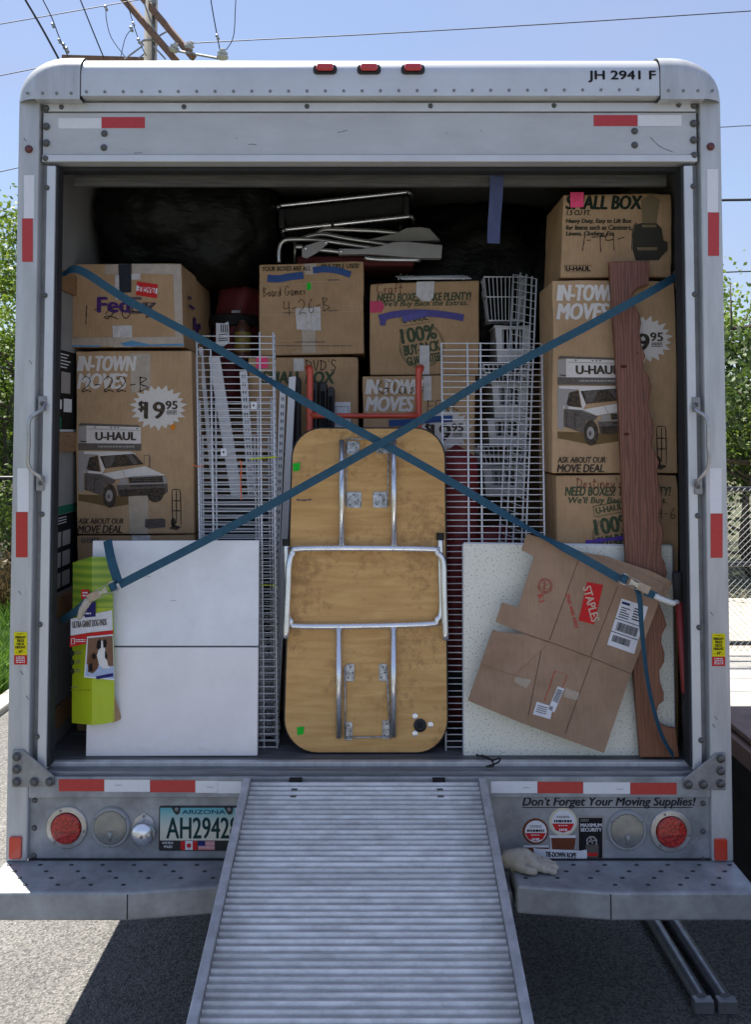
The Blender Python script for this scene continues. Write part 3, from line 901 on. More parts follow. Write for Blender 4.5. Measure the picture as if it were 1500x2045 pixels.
# posts
for s in (-1, 1):
    op = MB().box(*sorted((s * 1.15, s * 1.223)), -.012, .1, .535, z(199)).build('outer_post', ALU, T, bevel=.006)
    MB().box(*sorted((s * 1.128, s * 1.1495)), .03, .1, .70, z(324)).build('post_channel', STEEL, T)
    ip = MB().box(*sorted((s * 1.096, s * 1.1275)), .002, .06, .83, z(330)).build('inner_post', ALU2, T, bevel=.004)
    MB().box(*sorted((s * 1.088, s * 1.0955)), .010, .06 if s < 0 else .08, .84, 2.90).build('door_track', DARKSEAL, T)
    for (u, v) in (((93, 375), (89, 590), (83, 1027), (79, 1247), (73, 1471)) if s < 0 else ((1385, 372), (1388, 588), (1394, 1030), (1397, 1253), (1401, 1478))):
        bolt(u, v, .002, ip, .72)
    lx, lz = px(57 if s < 0 else 1420, 298 if s < 0 else 293, -.012)
    MB().lathe([(.014, 0), (.014, -.004), (.011, -.009), (.004, -.011)], (lx, -.0122, lz), 'y', 16).build('marker_lamp', DREDL, op, smooth=40)
    L = [(rect(47, 350, 68, 436), WHITERETRO), (rect(43.5, 436.5, 65, 523), REDRETRO), (rect(34, 935, 57, 1022), WHITERETRO), (rect(31, 1022.5, 54.5, 1113), REDRETRO)] if s < 0 else \
        [(rect(1413, 338, 1435, 424), WHITERETRO), (rect(1415, 424.5, 1437, 511), REDRETRO), (rect(1418, 935, 1442, 1025), WHITERETRO), (rect(1420, 1025.5, 1444, 1114), REDRETRO)]
    tape(L, op, -.012)
    a = 27.5 if s < 0 else 1423
    b0 = 1262 if s < 0 else 1265
    st = at_y(decal([rect(a, b0, a + 26, b0 + 46)], S0(-.012), K_YELLOW, op, 'height_sticker', 0), -.0132)
    at_y(decal([rect(a, b0 + 46.3, a + 26, b0 + 65)], S0(-.012), K_RED, op, 'warning_sticker', 0), -.0132)
    for i, w in enumerate(('FREIGHT', 'TRUCK', 'DECK', 'HEIGHT')):
        at_y(text(w, S0(-.012), (a + 3 + (i in (1, 2)) * 2.5, b0 + 8 + i * 6.6, a + 23 - (i in (1, 2)) * 2.5, b0 + 13 + i * 6.6), K_BLACK, op, bold=.04, off=0), -.0142)
    at_y(text('- 34" -', S0(-.012), (a + 5, b0 + 36, a + 21, b0 + 42), K_BLACK, op, bold=.03, off=0), -.0142)
    at_y(bars(S0(-.012), (a + 6, b0 + 3, a + 20, b0 + 5), 1, K_BLACK, op, off=0), -.0142)
    at_y(bars(S0(-.012), (a + 4, b0 + 49, a + 22, b0 + 63), 4, K_PAPER, op, off=0), -.0142)
    rp = rect(18, 1670, 43.5, 1714) if s < 0 else rect(1427, 1674, 1452, 1717)
    (xa, za), (xb, zb_) = px(*rp[0], -.012), px(*rp[2], -.012)
    MB().prism(round_rect(xa, za, xb, zb_, .006), -.02, -.0121).build('side_reflector', mat('orange red reflector', (.62, .05, .02), .3, coat=.4, noise_amt=.2, noise_scale=150), op, bevel=.002)
    # gusset with five bolts
    gp = [(24, 1498), (45, 1498), (107, 1550), (107, 1571), (22, 1573)] if s < 0 else [(1451, 1503), (1431, 1505), (1366, 1556), (1366, 1577), (1451, 1578)]
    g = MB().prism([px(u, v, -.02) for u, v in gp], -.021, -.0125).build('gusset', STEEL, T, bevel=.003)
    for (u, v) in (((33, 1511), (33, 1536), (33, 1561), (68, 1561), (99, 1561)) if s < 0 else ((1440, 1514), (1440, 1539), (1440, 1564), (1405, 1566), (1375, 1566))):
        bolt(u, v, -.021, g, 1.15)
    # grab handle
    hu = ((84, 806), (80, 965), (64, 838), (62, 930)) if s < 0 else ((1391, 808), (1395, 972), (1408, 838), (1410, 930))
    gh = thing('grab_handle', None, None); gh.parent = T
    for k in (0, 1):
        x_, z_ = px(*hu[k], 0.)
        MB().box(x_ - .014, x_ + .014, -.006, .0015, z_ - .026, z_ + .026).build('mounting_pad', STEEL, gh, bevel=.003)
        bolt(hu[k][0], hu[k][1], -.006, gh, .6)
    A, B, C, D = (px(*h, -.03) for h in hu)
    MB().tube(smoothline([(A[0], -.004, A[1]), (A[0], -.03, A[1] - .02), (C[0], -.055, C[1]), (C[0] * .5 + D[0] * .5, -.058, (C[1] + D[1]) / 2), (D[0], -.055, D[1]), (B[0], -.03, B[1] + .02), (B[0], -.004, B[1])], 6), .0065, 10).build('grip_bar', mat('zinc handle', (.5, .5, .5), .35, .8, noise_amt=.3, noise_scale=40), gh, smooth=True)

# lower rear panel and lights
lp = MB().box(-1.1495, 1.1495, .006, .03, .50, zb0 + .01).build('light_panel', GALV, T)
for q in ((117, 1556, 208, 1580, 1), (207.5, 1557, 299.5, 1581, 0), (299, 1558, 390, 1582, 1), (390, 1559, 434, 1583, 0), (434.6, 1560, 482, 1584, 0), (981, 1560, 1073.5, 1583.5, 0), (1074, 1561, 1165, 1584, 1), (1165.4, 1562, 1259, 1585, 0), (1259.4, 1563, 1352, 1586.5, 1)):
    at_y(decal([rect(*q[:4])], S0(-.012), REDRETRO if q[4] else WHITERETRO, bar, 'reflective_tape', 0), -.0132)
for u, v in ((230, 1567), (412, 1571), (1045, 1572), (1231, 1575)):
    at_y(bars(S0(-.012), (u, v, u + 14, v + 2.4), 1, K_LGREY, bar, off=0), -.0142)
for u, v in ((69, 1598), (68, 1653), (67, 1709), (1405, 1604), (1405, 1660), (1405, 1716)): bolt(u, v, .006, lp, .7)
RINGM = mat('stainless bezel', (.62, .60, .56), .3, .7, noise_amt=.35, noise_scale=18)
GRING = mat('grey bezel', (.36, .37, .38), .5, .2, noise_amt=.2)
def clear_lens():
    m, n, l, b = _new('clear lamp lens')
    tr = n.new('ShaderNodeBsdfTransparent'); tr.inputs['Color'].default_value = (.86, .88, .88, 1)
    b.inputs['Base Color'].default_value = (.30, .31, .31, 1); b.inputs['Roughness'].default_value = .06; b.inputs['Specular IOR Level'].default_value = .8
    tc = n.new('ShaderNodeTexCoord'); w = n.new('ShaderNodeTexWave'); w.wave_type = 'RINGS'; w.rings_direction = 'Y'; w.inputs['Scale'].default_value = 38
    l.new(tc.outputs['Object'], w.inputs['Vector'])
    bp = n.new('ShaderNodeBump'); bp.inputs['Strength'].default_value = .25; bp.inputs['Distance'].default_value = .002
    l.new(w.outputs['Fac'], bp.inputs['Height']); l.new(bp.outputs['Normal'], b.inputs['Normal'])
    mx = n.new('ShaderNodeMixShader'); mx.inputs['Fac'].default_value = .26
    l.new(tr.outputs[0], mx.inputs[1]); l.new(b.outputs[0], mx.inputs[2]); l.new(mx.outputs[0], n['Material Output'].inputs['Surface'])
    MATS['clear lamp lens'] = m
    return m
CLEAR = clear_lens()
REFL = mat('lamp reflector', (.55, .55, .52), .2, .9, noise_amt=.35, noise_scale=40)
def led_lens():
    m, n, l, b = _new('red led lens')
    tc = n.new('ShaderNodeTexCoord')
    v = n.new('ShaderNodeTexVoronoi'); v.inputs['Scale'].default_value = 110; l.new(tc.outputs['Object'], v.inputs['Vector'])
    r = n.new('ShaderNodeValToRGB'); r.color_ramp.elements[0].color = (.66, .025, .014, 1); r.color_ramp.elements[1].color = (.24, .005, .005, 1); r.color_ramp.elements[1].position = .7
    l.new(v.outputs['Distance'], r.inputs['Fac']); l.new(r.outputs['Color'], b.inputs['Base Color'])
    b.inputs['Roughness'].default_value = .25; b.inputs['Coat Weight'].default_value = .6
    bp = n.new('ShaderNodeBump'); bp.inputs['Strength'].default_value = .4; bp.inputs['Distance'].default_value = .003
    l.new(v.outputs['Distance'], bp.inputs['Height']); l.new(bp.outputs['Normal'], b.inputs['Normal'])
    MATS['red led lens'] = m
    return m
LED = led_lens()
SCRM = MB().lathe([(.0042, 0), (.004, -.0015), (.002, -.0025)], axis='y', n=8).mesh('screw', RIVET, 40)
for u, v, kind in ((133, 1652, 'r'), (221, 1651, 'c'), (1252, 1657, 'c'), (1340, 1659, 'r')):
    x, zz = px(u, v, .006)
    t = thing('tail_light' if kind == 'r' else 'reversing_light', None, None, loc=(x, .006, zz)); t.parent = T
    if kind == 'r':
        MB().lathe([(.07, 0), (.07, -.004), (.067, -.007), (.053, -.009), (.051, -.004)], axis='y', n=40).build('bezel', RINGM, t, smooth=30)
        MB().lathe([(.0505, -.005), (.0505, -.014), (.047, -.018), (.02, -.02)], axis='y', n=40).build('lens', LED, t, smooth=30)
    else:
        MB().lathe([(.067, 0), (.067, -.005), (.063, -.010), (.056, -.010), (.055, -.003)], axis='y', n=40).build('bezel', GRING, t, smooth=30)
        MB().lathe([(.0545, -.0105), (.050, -.007), (.038, -.004), (.030, -.0045), (.022, -.002), (.012, -.0022), (.004, -.001)], axis='y', n=32).build('reflector', REFL, t, smooth=30)
        MB().tube([(0, -.012, -.045), (.002, -.014, -.012)], [.004, .009], 8).build('bulb', RINGM, t, smooth=True)
        MB().lathe([(.0545, -.006), (.0545, -.012), (.05, -.019), (.03, -.023), (.002, -.0245)], axis='y', n=40).build('lens', CLEAR, t, smooth=30)
    for k in range(3):
        a = R((90, 210, 330)[k] + (20 if kind == 'r' else -60))
        inst(SCRM, 'screw', (.0605 * math.cos(a), -.0088, .0605 * math.sin(a)), t)
# chrome plate lamp
x, zz = px(287, 1656, .006)
t = thing('plate_lamp', None, None, loc=(x, .006, zz)); t.parent = T
MB().prism([(0, .056), (.03, .036), (.042, .0), (.038, -.03), (.0, -.055), (-.038, -.03), (-.042, 0), (-.03, .036)], -.004, 0).build('backing_plate', RINGM, t, bevel=.002)
MB().lathe([(.040, -.004), (.040, -.03), (.034, -.042), (.018, -.05), (.003, -.052)], (0.002, 0, -.004), 'y', 24).build('chrome_housing', CHROME, t, smooth=40)
inst(SCRM, 'screw', (.004, -.0505, -.004), t, scale=(1.5,) * 3); inst(SCRM, 'screw', (0, -.004, .045), t, scale=(1.3,) * 3)
# number plate
t = thing('license_plate', None, None, loc=(0, .006, 0)); t.parent = T
SP = S0(.006)
x0, z0 = px(317, 1698, .006); x1, z1 = px(500, 1609, .006)
MB().prism(round_rect(x0, z0, x1, z1, .006), -.004, -.0003).build('plate_frame', BLACKP, t)
def plate_mat():
    m, n, l, b = _new('plate face')
    tc = n.new('ShaderNodeTexCoord'); sp = n.new('ShaderNodeSeparateXYZ'); l.new(tc.outputs['Generated'], sp.inputs[0])
    r = n.new('ShaderNodeValToRGB')
    r.color_ramp.elements[0].color = (*lin(205, 205, 190), 1); r.color_ramp.elements[0].position = .35
    r.color_ramp.elements[1].color = (*lin(72, 160, 172), 1); r.color_ramp.elements[1].position = 1.
    l.new(sp.outputs['Z'], r.inputs['Fac']); l.new(r.outputs['Color'], b.inputs['Base Color']); b.inputs['Roughness'].default_value = .4
    return m
xa, za = px(319.5, 1677, 0.006); xb, zb_ = px(497, 1612, .006)
MB().prism([(xa, za), (xb, za), (xb, zb_), (xa, zb_)], -.0052, -.0042).build('plate_face', plate_mat(), t)
text('ARIZONA', SP, (364, 1616, 450, 1624), ink('plate teal ink', (20, 90, 110)), t, bold=.03, off=.0062)
text('AH29428', SP, (333, 1631, 476, 1673), ink('plate ink', (26, 60, 60)), t, bold=.012, off=.0064)
for u in (353, 458):
    decal([[(u - 10, 1611.5), (u + 8, 1611.5), (u + 6, 1623), (u, 1626), (u - 5, 1621)]], SP, BLACKP, t, 'frame_tab', off=.0066)
    x, zz = px(u, 1616, 0.); inst(SCRM, 'screw', (x, -.0072, zz), t, scale=(1.7,) * 3)
decal([rect(470, 1612, 478, 1624)], SP, K_PAPER, t, 'month_sticker', off=.0064)
decal([rect(361, 1678, 394, 1696)], SP, K_PAPER, t, 'canada_flag', off=.005)
decal([rect(361, 1678, 370, 1696), rect(385, 1678, 394, 1696), [(377.5, 1680), (379, 1684), (382.5, 1683.5), (381, 1688), (383, 1689), (378.2, 1691.5), (378, 1694), (377, 1694), (376.8, 1691.5), (372, 1689), (374, 1688), (372.5, 1683.5), (376, 1684)]], SP, K_RED, t, 'canada_flag_red', off=.0058)
decal([rect(396, 1678, 429, 1696)], SP, K_PAPER, t, 'stripe_flag', off=.005)
decal([rect(396, 1678 + i * 2.77, 429, 1679.4 + i * 2.77) for i in range(7)], SP, K_RED, t, 'flag_stripe', off=.0055)
decal([rect(396, 1678, 410, 1688)], SP, ink('flag blue', (40, 50, 110)), t, 'flag_canton', off=.006)
text('PAID', SP, (328, 1687, 344, 1692), K_PAPER, t, bold=.03, off=.005); bars(SP, (324, 1680, 346, 1685), 2, K_PAPER, t, off=.005)
# supplies sticker: lettering, tape rolls, padlock card, rope
SP = S0(.006)
adv = thing('supplies_sticker', None, None, loc=(0, .006, 0)); adv.parent = T
text("Don't Forget Your Moving Supplies!", SP, (1044, 1591, 1390, 1614), ink('sticker charcoal', (44, 46, 52)), adv, bold=.02, shear=.25)
decal([rect(1043, 1611.5, 1384, 1613)], SP, K_BLACK, adv, 'underline')
BROWNT = ink('brown tape print', (112, 62, 40)); CREAMT = ink('cream tape print', (214, 208, 180))
for (u, v, r, m_, h) in ((1070, 1660, 26, BROWNT, 0), (1125, 1641, 28, CREAMT, 1)):
    decal([ell(u, v, r, r, 28)], SP, m_, adv, 'tape_roll_print', .0010)
    decal([ell(u + .5, v, r * .84, r * .84, 28)], SP, K_PAPER, adv, 'tape_label', .0018)
    decal([[(u - r * .8, v + 3), (u + r * .8, v + 3), (u + r * .55, v + r * .58), (u, v + r * .76), (u - r * .55, v + r * .58)]], SP, K_RED, adv, 'tape_label_band', .0026)
    bars(SP, (u - r * .65, v - 4, u + r * .65, v + 1), 1, K_BLACK, adv, off=.0026, seed=u, fill=.9)
    bars(SP, (u - r * .45, v - 12, u + r * .45, v - 7), 2, K_GREY, adv, off=.0026, seed=u + 1)
    bars(SP, (u - r * .35, v + 6, u + r * .35, v + 9), 1, K_PAPER, adv, off=.0034, seed=u + 2)
    bars(SP, (u - r * .28, v + 13, u + r * .28, v + 18), 1, K_PAPER, adv, off=.0034, seed=u + 3, fill=.9)
decal([rect(1046, 1688, 1096, 1701)], SP, K_PAPER, adv, 'tape_roll_print', .0009); decal([rect(1046, 1692, 1096, 1706)], SP, BROWNT, adv, 'tape_roll_print', .0012)
decal([[(1097, 1668), (1151, 1668), (1149, 1674), (1149, 1696), (1100, 1696), (1100, 1674)]], SP, K_PAPER, adv, 'tape_roll_print', .0009)
decal([[(1101, 1673), (1150, 1673), (1148, 1696), (1103, 1696)]], SP, BROWNT, adv, 'tape_roll_print', .0014)
decal([rect(1153, 1629, 1207, 1716)], SP, K_LGREY, adv, 'lock_card', .0009); decal([rect(1156.5, 1633, 1203.5, 1713)], SP, K_BLACK, adv, 'lock_card_face', .0015)
text('MAXIMUM', SP, (1160, 1644, 1202, 1651), K_PAPER, adv, bold=.03, off=.002); text('SECURITY', SP, (1160, 1653, 1202, 1660), K_PAPER, adv, bold=.03, off=.002)
bars(SP, (1160, 1636, 1176, 1641), 2, K_LGREY, adv, off=.002)
decal([rect(1170, 1686, 1196, 1712)], SP, K_GREY, adv, 'padlock_print', .002); decal([rect(1172, 1702, 1194, 1709)], SP, K_RED, adv, 'padlock_band', .0026)
stroke([[(1174, 1686), (1173, 1676), (1182, 1670), (1191, 1676), (1191, 1686)], [(1176, 1680), (1190, 1677)], [(1180, 1673), (1184, 1684)]], SP, .006, K_LGREY, adv, 'padlock_shackle', .0026)
decal([[(1065, 1692), (1073, 1694), (1160, 1698), (1172, 1696), (1173, 1708), (1171, 1721), (1162, 1717), (1088, 1715), (1075, 1709), (1068, 1708)]], SP, K_PAPER, adv, 'rope_print', .003)
text('TIE-DOWN ROPE', SP, (1090, 1701, 1151, 1711), K_BLACK, adv, bold=.03, off=.0037, rot=-2)
bars(SP, (1090, 1713, 1150, 1714), 1, K_GREY, adv, off=.0037)

# step bumper
zt = .535
bp_ = thing('step_bumper', None, None); bp_.parent = T
for s in (-1, 1):
    xs = [s * 1.225, s * .757, s * .47]
    yf = [-.25, -.25, -.205]
    v, hb = [], .088
    top_ = [(xs[0], .004), (xs[0], -.214), (xs[1], -.214), (xs[2], -.172), (xs[2], .004)]
    m = MB(); n = 5
    vs = [(x, y, zt) for x, y in top_] + [(x, y, zt - hb) for x, y in top_]
    m.add(vs, [tuple(range(5)), tuple(range(9, 4, -1))] + [(i, i + 5, (i + 1) % 5 + 5, (i + 1) % 5) for i in range(5)])
    m.build('tread_plate', GALV, bp_, bevel=.008)
STUD = MB().lathe([(.0085, 0), (.0075, .003), (.0045, .0036), (.0035, -.002)], axis='z', n=10)
STUDM = STUD.mesh('tread_stud', mat('punched hole edge', (.06, .065, .07), .5, .5), 40)
for s in (-1, 1):
    for r_ in range(4):
        y = -.036 - r_ * .044
        for k in range(9):
            x = s * 1.2 - s * (k * .104 + r_ * .035)
            if abs(x) < .44 or (abs(x) < .74 and y < -.15): continue
            inst(STUDM, 'tread_stud', (x + random.gauss(0, .001), y, zt), bp_, scale=(.95, .5, 1))
for s in (-1, 1):
    MB().box(*sorted((s * 1.149, s * .42)), -.003, .0055, zt - .002, zt + .004).build('panel_gap_shade', RUBBER, bp_)  # black strip standing in for the shade in the gap between panel and bumper
    MB().box(s * .757 - .0018, s * .757 + .0018, -.2149, -.20, zt - .082, zt - .006).build('weld_seam', DARKSEAL, bp_)
MB().box(-.46, .46, -.14, .004, .44, .50).build('hitch_beam', STEEL, bp_, bevel=.006)
# roll-up door, its rail and pull strap
DOORM = mat('door slat paint', (.05, .05, .046), .6, noise_amt=.25, noise_scale=8)
dr = MB().box(-1.075, 1.075, .12, .145, px(700, 371, .12)[1], px(700, 346, .12)[1]).build('door_bottom_rail', mat('worn door rail', (.11, .105, .095), .7, .1, noise_amt=.5, noise_scale=12, stretch=(.5, 4, 8), bump=.2, bump_scale=50), T, bevel=.004)
for i in range(6):
    MB().box(-1.085, 1.085, .15 + i * .42, .15 + i * .42 + .415, 3.022, 3.042).build('door_slat', DOORM, T)
# blue pull strap hanging from the rail
pts = [tuple(wp(u, v, y)) for u, v, y in ((992, 350, .115), (992, 372, .112), (990, 410, .112), (987, 450, .114), (986, 486, .116))]
MB().ribbon(smoothline(pts, 5), [.05 - .004 * i / 20 for i in range(21)], lambda i: Vector((1, .15, 0))).build('pull_strap', mat('slate blue webbing', lin(70, 78, 112), .75, noise_amt=.25, noise_scale=30, bump=.25, bump_scale=400), T)
# wall slats and instruction decals along both walls
for s in (-1, 1):
    for z_ in (.90, 1.30, 1.90, 2.50):
        MB().box(*sorted((s * 1.134, s * 1.1498)), .11, 4.85, z_, z_ + .075).build('wall_slat', WOODSLAT, T, bevel=.004)
DEC_K = ink('decal black', (26, 26, 26)); DEC_G = ink('decal green', (28, 104, 78))
def wall_decal(y0, y1, z0, z1, m, nm='instruction_decal', lift=.001):
    MB().add([(-1.15 + lift, y0, z0), (-1.15 + lift, y1, z0), (-1.15 + lift, y1, z1), (-1.15 + lift, y0, z1)], [(0, 1, 2, 3)]).build(nm, m, T, recalc=False)
wall_decal(.17, .6, 1.985, 2.28, DEC_K); wall_decal(.17, .6, 1.976, 1.984, K_PAPER)
wall_decal(.17, .25, 2.06, 2.095, K_PAPER, lift=.002); wall_decal(.27, .36, 2.05, 2.10, K_PAPER, lift=.002); wall_decal(.17, .25, 1.988, 2.03, DEC_G, lift=.002); wall_decal(.24, .34, 2.12, 2.2, K_LGREY, lift=.002)
for k in range(5): wall_decal(.18, .3 + .02 * (k % 3), 2.215 + k * .012, 2.219 + k * .012, K_PAPER, 'decal_line', .002)
wall_decal(.17, .6, 1.67, 1.70, DEC_G); wall_decal(.17, .6, 1.385, 1.668, DEC_K)
for k in range(3):
    for j in range(2): wall_decal(.18 + j * .1, .265 + j * .1, 1.40 + k * .075, 1.455 + k * .075, K_LGREY, 'decal_picture', .002)
for k in range(3): wall_decal(.18, .32, 1.635 + k * .01, 1.638 + k * .01, K_PAPER, 'decal_line', .002)
# running gear
for s in (-1, 1):
    MB().box(s * .42 - .04, s * .42 + .04, .3, 5.2, .52, .715).build('chassis_rail', DARKFRAME, T)
    for dx in (.76, 1.02):
        w = thing('wheel', None, None); w.parent = T
        MB().lathe([(.2, -.10), (.36, -.11), (.39, -.08), (.395, 0), (.39, .08), (.36, .11), (.2, .10)], (s * dx, 2.7, .395), 'x', 32).build('tyre', RUBBER, w, smooth=30)
        MB().lathe([(.03, -.06), (.17, -.05), (.21, -.105), (.21, .105), (.17, .05), (.03, .06)], (s * dx, 2.7, .395), 'x', 24).build('rim', GALV, w, smooth=30)
MB().tube([(-1, 2.7, .395), (1, 2.7, .395)], .06, 10).build('axle', DARKFRAME, T)
for y in (.5, 1.4, 2.3, 3.2, 4.1): MB().box(-1.13, 1.13, y - .03, y + .03, .62, .714).build('cross_member', DARKFRAME, T)

# ------------------------------------------------------------------ ramp
ry, rz = -.018, .805
SL = .2486
RL = math.hypot(ry + 3.2, SL * (ry + 3.2)) * 1.0
LEN = 3.27
ra = math.atan(SL)
ramp = thing('loading_ramp', 'long ribbed aluminium loading ramp reaching down from the truck deck', 'ramp', loc=(-.016, ry, rz), rot=(ra, 0, 0))
HW = .408
def ramp_mat(name, col):
    m, n, l, b = _new(name)
    b.inputs['Roughness'].default_value = .42; b.inputs['Metallic'].default_value = .15
    tc = n.new('ShaderNodeTexCoord'); g = n.new('ShaderNodeNewGeometry'); oi = n.new('ShaderNodeObjectInfo')
    mp = n.new('ShaderNodeMapping'); mp.inputs['Scale'].default_value = (1.2, 5, 1); l.new(g.outputs['Position'], mp.inputs['Vector'])
    t1 = n.new('ShaderNodeTexNoise'); t1.inputs['Scale'].default_value = 9; t1.inputs['Detail'].default_value = 9; t1.inputs['Roughness'].default_value = .72; l.new(mp.outputs['Vector'], t1.inputs['Vector'])
    r1 = n.new('ShaderNodeValToRGB'); r1.color_ramp.elements[0].position = .3; r1.color_ramp.elements[0].color = tuple(c * .62 for c in col) + (1,); r1.color_ramp.elements[1].position = .62; r1.color_ramp.elements[1].color = (*col, 1)
    l.new(t1.outputs['Fac'], r1.inputs['Fac'])
    # each rib a little different
    mr = n.new('ShaderNodeMapRange'); mr.inputs['To Min'].default_value = .84; mr.inputs['To Max'].default_value = 1.06; l.new(oi.outputs['Random'], mr.inputs['Value'])
    mv = n.new('ShaderNodeMixRGB'); mv.blend_type = 'MULTIPLY'; mv.inputs['Fac'].default_value = 1; l.new(r1.outputs['Color'], mv.inputs['Color1']); l.new(mr.outputs[0], mv.inputs['Color2'])
    # grime gathered along the side rails
    sp = n.new('ShaderNodeSeparateXYZ'); l.new(tc.outputs['Object'], sp.inputs[0])
    ab = n.new('ShaderNodeMath'); ab.operation = 'ABSOLUTE'; l.new(sp.outputs['X'], ab.inputs[0])
    me = n.new('ShaderNodeMapRange'); me.inputs['From Min'].default_value = .27; me.inputs['From Max'].default_value = .385; l.new(ab.outputs[0], me.inputs['Value'])
    t2 = n.new('ShaderNodeTexNoise'); t2.inputs['Scale'].default_value = 22; t2.inputs['Detail'].default_value = 6; l.new(g.outputs['Position'], t2.inputs['Vector'])
    mu = n.new('ShaderNodeMath'); mu.operation = 'MULTIPLY'; l.new(me.outputs[0], mu.inputs[0]); l.new(t2.outputs['Fac'], mu.inputs[1])
    mx = n.new('ShaderNodeMixRGB'); mx.inputs['Color2'].default_value = (.17, .16, .145, 1); l.new(mu.outputs[0], mx.inputs['Fac']); l.new(mv.outputs['Color'], mx.inputs['Color1'])
    l.new(mx.outputs['Color'], b.inputs['Base Color'])
    bp = n.new('ShaderNodeBump'); bp.inputs['Strength'].default_value = .15; bp.inputs['Distance'].default_value = .002; l.new(t1.outputs['Fac'], bp.inputs['Height']); l.new(bp.outputs['Normal'], b.inputs['Normal'])
    return m
RAMPM = ramp_mat('ramp rib metal', (.80, .79, .765))
RAILM = mat('ramp rail aluminium', (.52, .53, .55), .42, .3, noise_amt=.35, noise_scale=22, bump=.06, bump_scale=120)
for s in (-1, 1):
    MB().box(*sorted((s * HW, s * (HW - .026))), -LEN, 0, -.06, .012).build('side_rail', RAILM, ramp, bevel=.003)
MB().box(-HW + .0265, HW - .0265, -LEN, -.001, -.012, -.003).build('ramp_plate', ramp_mat('ramp groove metal', (.58, .57, .55)), ramp)
prof = [(.0, -.003), (.0016, .001), (.004, .0042), (.0075, .0045), (.0105, .0015), (.0125, -.003)]
rm = MB()
vs = [(sx * (HW - .028), -p, h) for sx in (-1, 1) for p, h in prof]; n = len(prof)
rm.add(vs, [(i, i + 1, n + i + 1, n + i) for i in range(n - 1)] + [tuple(range(n)), tuple(range(2 * n - 1, n - 1, -1))])
RIBM = rm.mesh('rib', RAMPM, 50)
NR = int((LEN - .03) / .0236)
for i in range(NR):
    o = inst(RIBM, 'rib', (random.gauss(0, .0006), -.012 - i * .0236, random.gauss(0, .00025)), ramp)
for u in (590, 877):
    x = wp(u, 1550, -.03).x + .016
    MB().box(x - .021, x + .021, -.014, .006, -.004, .0075).build('hook_slot', mat('slot black', (.006, .006, .007), .8), ramp)
    for k in range(2):
        MB().box(x - .010, x + .010, -.058 - k * .036, -.05 - k * .036, .0043, .0056).build('rivet_plate', BOLT, ramp, bevel=.001)

# line of rivets along the ramp
RVR = MB().lathe([(.0035, 0), (.003, .0012), (.001, .0016)], axis='z', n=8).mesh('ramp_rivet', BOLT, 40)
for k in range(60):
    inst(RVR, 'ramp_rivet', (.17 + random.gauss(0, .001), -.03 - k * .0236 - .0095, -.003), ramp)
# ================================================================== CARGO
CARDS = [cardboard('cardboard %d' % i, c, i * 3.3) for i, c in enumerate([(.50, .325, .18), (.54, .36, .205), (.45, .29, .16), (.49, .32, .18)])]

def carton(name, label, quad, y, depth, card=0, group='cardboard cartons in the truck', z0=None, floor=None):
    """quad: photo pixels TL, TR, BR, BL of the front face at depth y; returns (root, surf)"""
    S = Surf(y, 0., 0., None)
    pts = [S.q(*p) for p in quad]
    if floor is not None:
        pts[2] = (pts[2][0], floor); pts[3] = (pts[3][0], floor)
    S.z0 = min(p[1] for p in pts); S.xc = (pts[2][0] + pts[3][0]) / 2
    pts = [(x - S.xc, z - S.z0) for x, z in pts]
    t = thing(name, label, 'box', S, group=group)
    TL, TR, BR, BL = pts
    n = 5
    b = MB()
    # slightly bulged shell: front grid, straight sides
    def bil(a, c):
        x = (TL[0] * (1 - a) + TR[0] * a) * c + (BL[0] * (1 - a) + BR[0] * a) * (1 - c)
        z = (TL[1] * (1 - a) + TR[1] * a) * c + (BL[1] * (1 - a) + BR[1] * a) * (1 - c)
        return x, z
    f = [bil(*p) for p in ((0, 0), (1, 0), (1, 1), (0, 1))]
    b.prism(f, 0, depth)
    rnd = random.Random(len(bpy.data.objects))
    bm = bmesh.new(); bm.from_mesh(b.mesh('tmp', None))
    bmesh.ops.subdivide_edges(bm, edges=bm.edges, cuts=9, use_grid_fill=True)
    wx, hz = abs(TR[0] - TL[0]) / 2, abs(TL[1] - BL[1]) / 2
    sd_ = rnd.uniform(0, 50)
    for vv in bm.verts:
        p = vv.co
        ex, ez = min(1, abs(p.x) / wx), min(1, abs(p.z - hz) / hz)
        n1 = noise.noise((p.x * 9 + sd_, p.y * 9, p.z * 9)); n2 = noise.noise((p.x * 4, p.y * 4 + sd_, p.z * 4))
        corner = max(0., ex + ez - 1.55) * 2.2
        if p.y < .001: p.y += max(0., n1) * .004 * max(ex, ez) ** 8 + corner * max(0., n1 + .2) * .012
        if ex > .98: p.x -= math.copysign(1, p.x) * (.0025 + .0035 * n2 + corner * .006 * max(0, n1))
        if ez > .98 and p.z > hz: p.z += .003 * n2 - corner * .008 * max(0., n1)
    me = bpy.data.meshes.new('carton_body'); bm.to_mesh(me); bm.free(); me.materials.append(CARDS[card])
    body = place(bpy.data.objects.new('carton_body', me), t, .005)
    # top flaps with a centre gap
    w = TR[0] - TL[0]; zt_ = (TL[1] + TR[1]) / 2
    return t, S

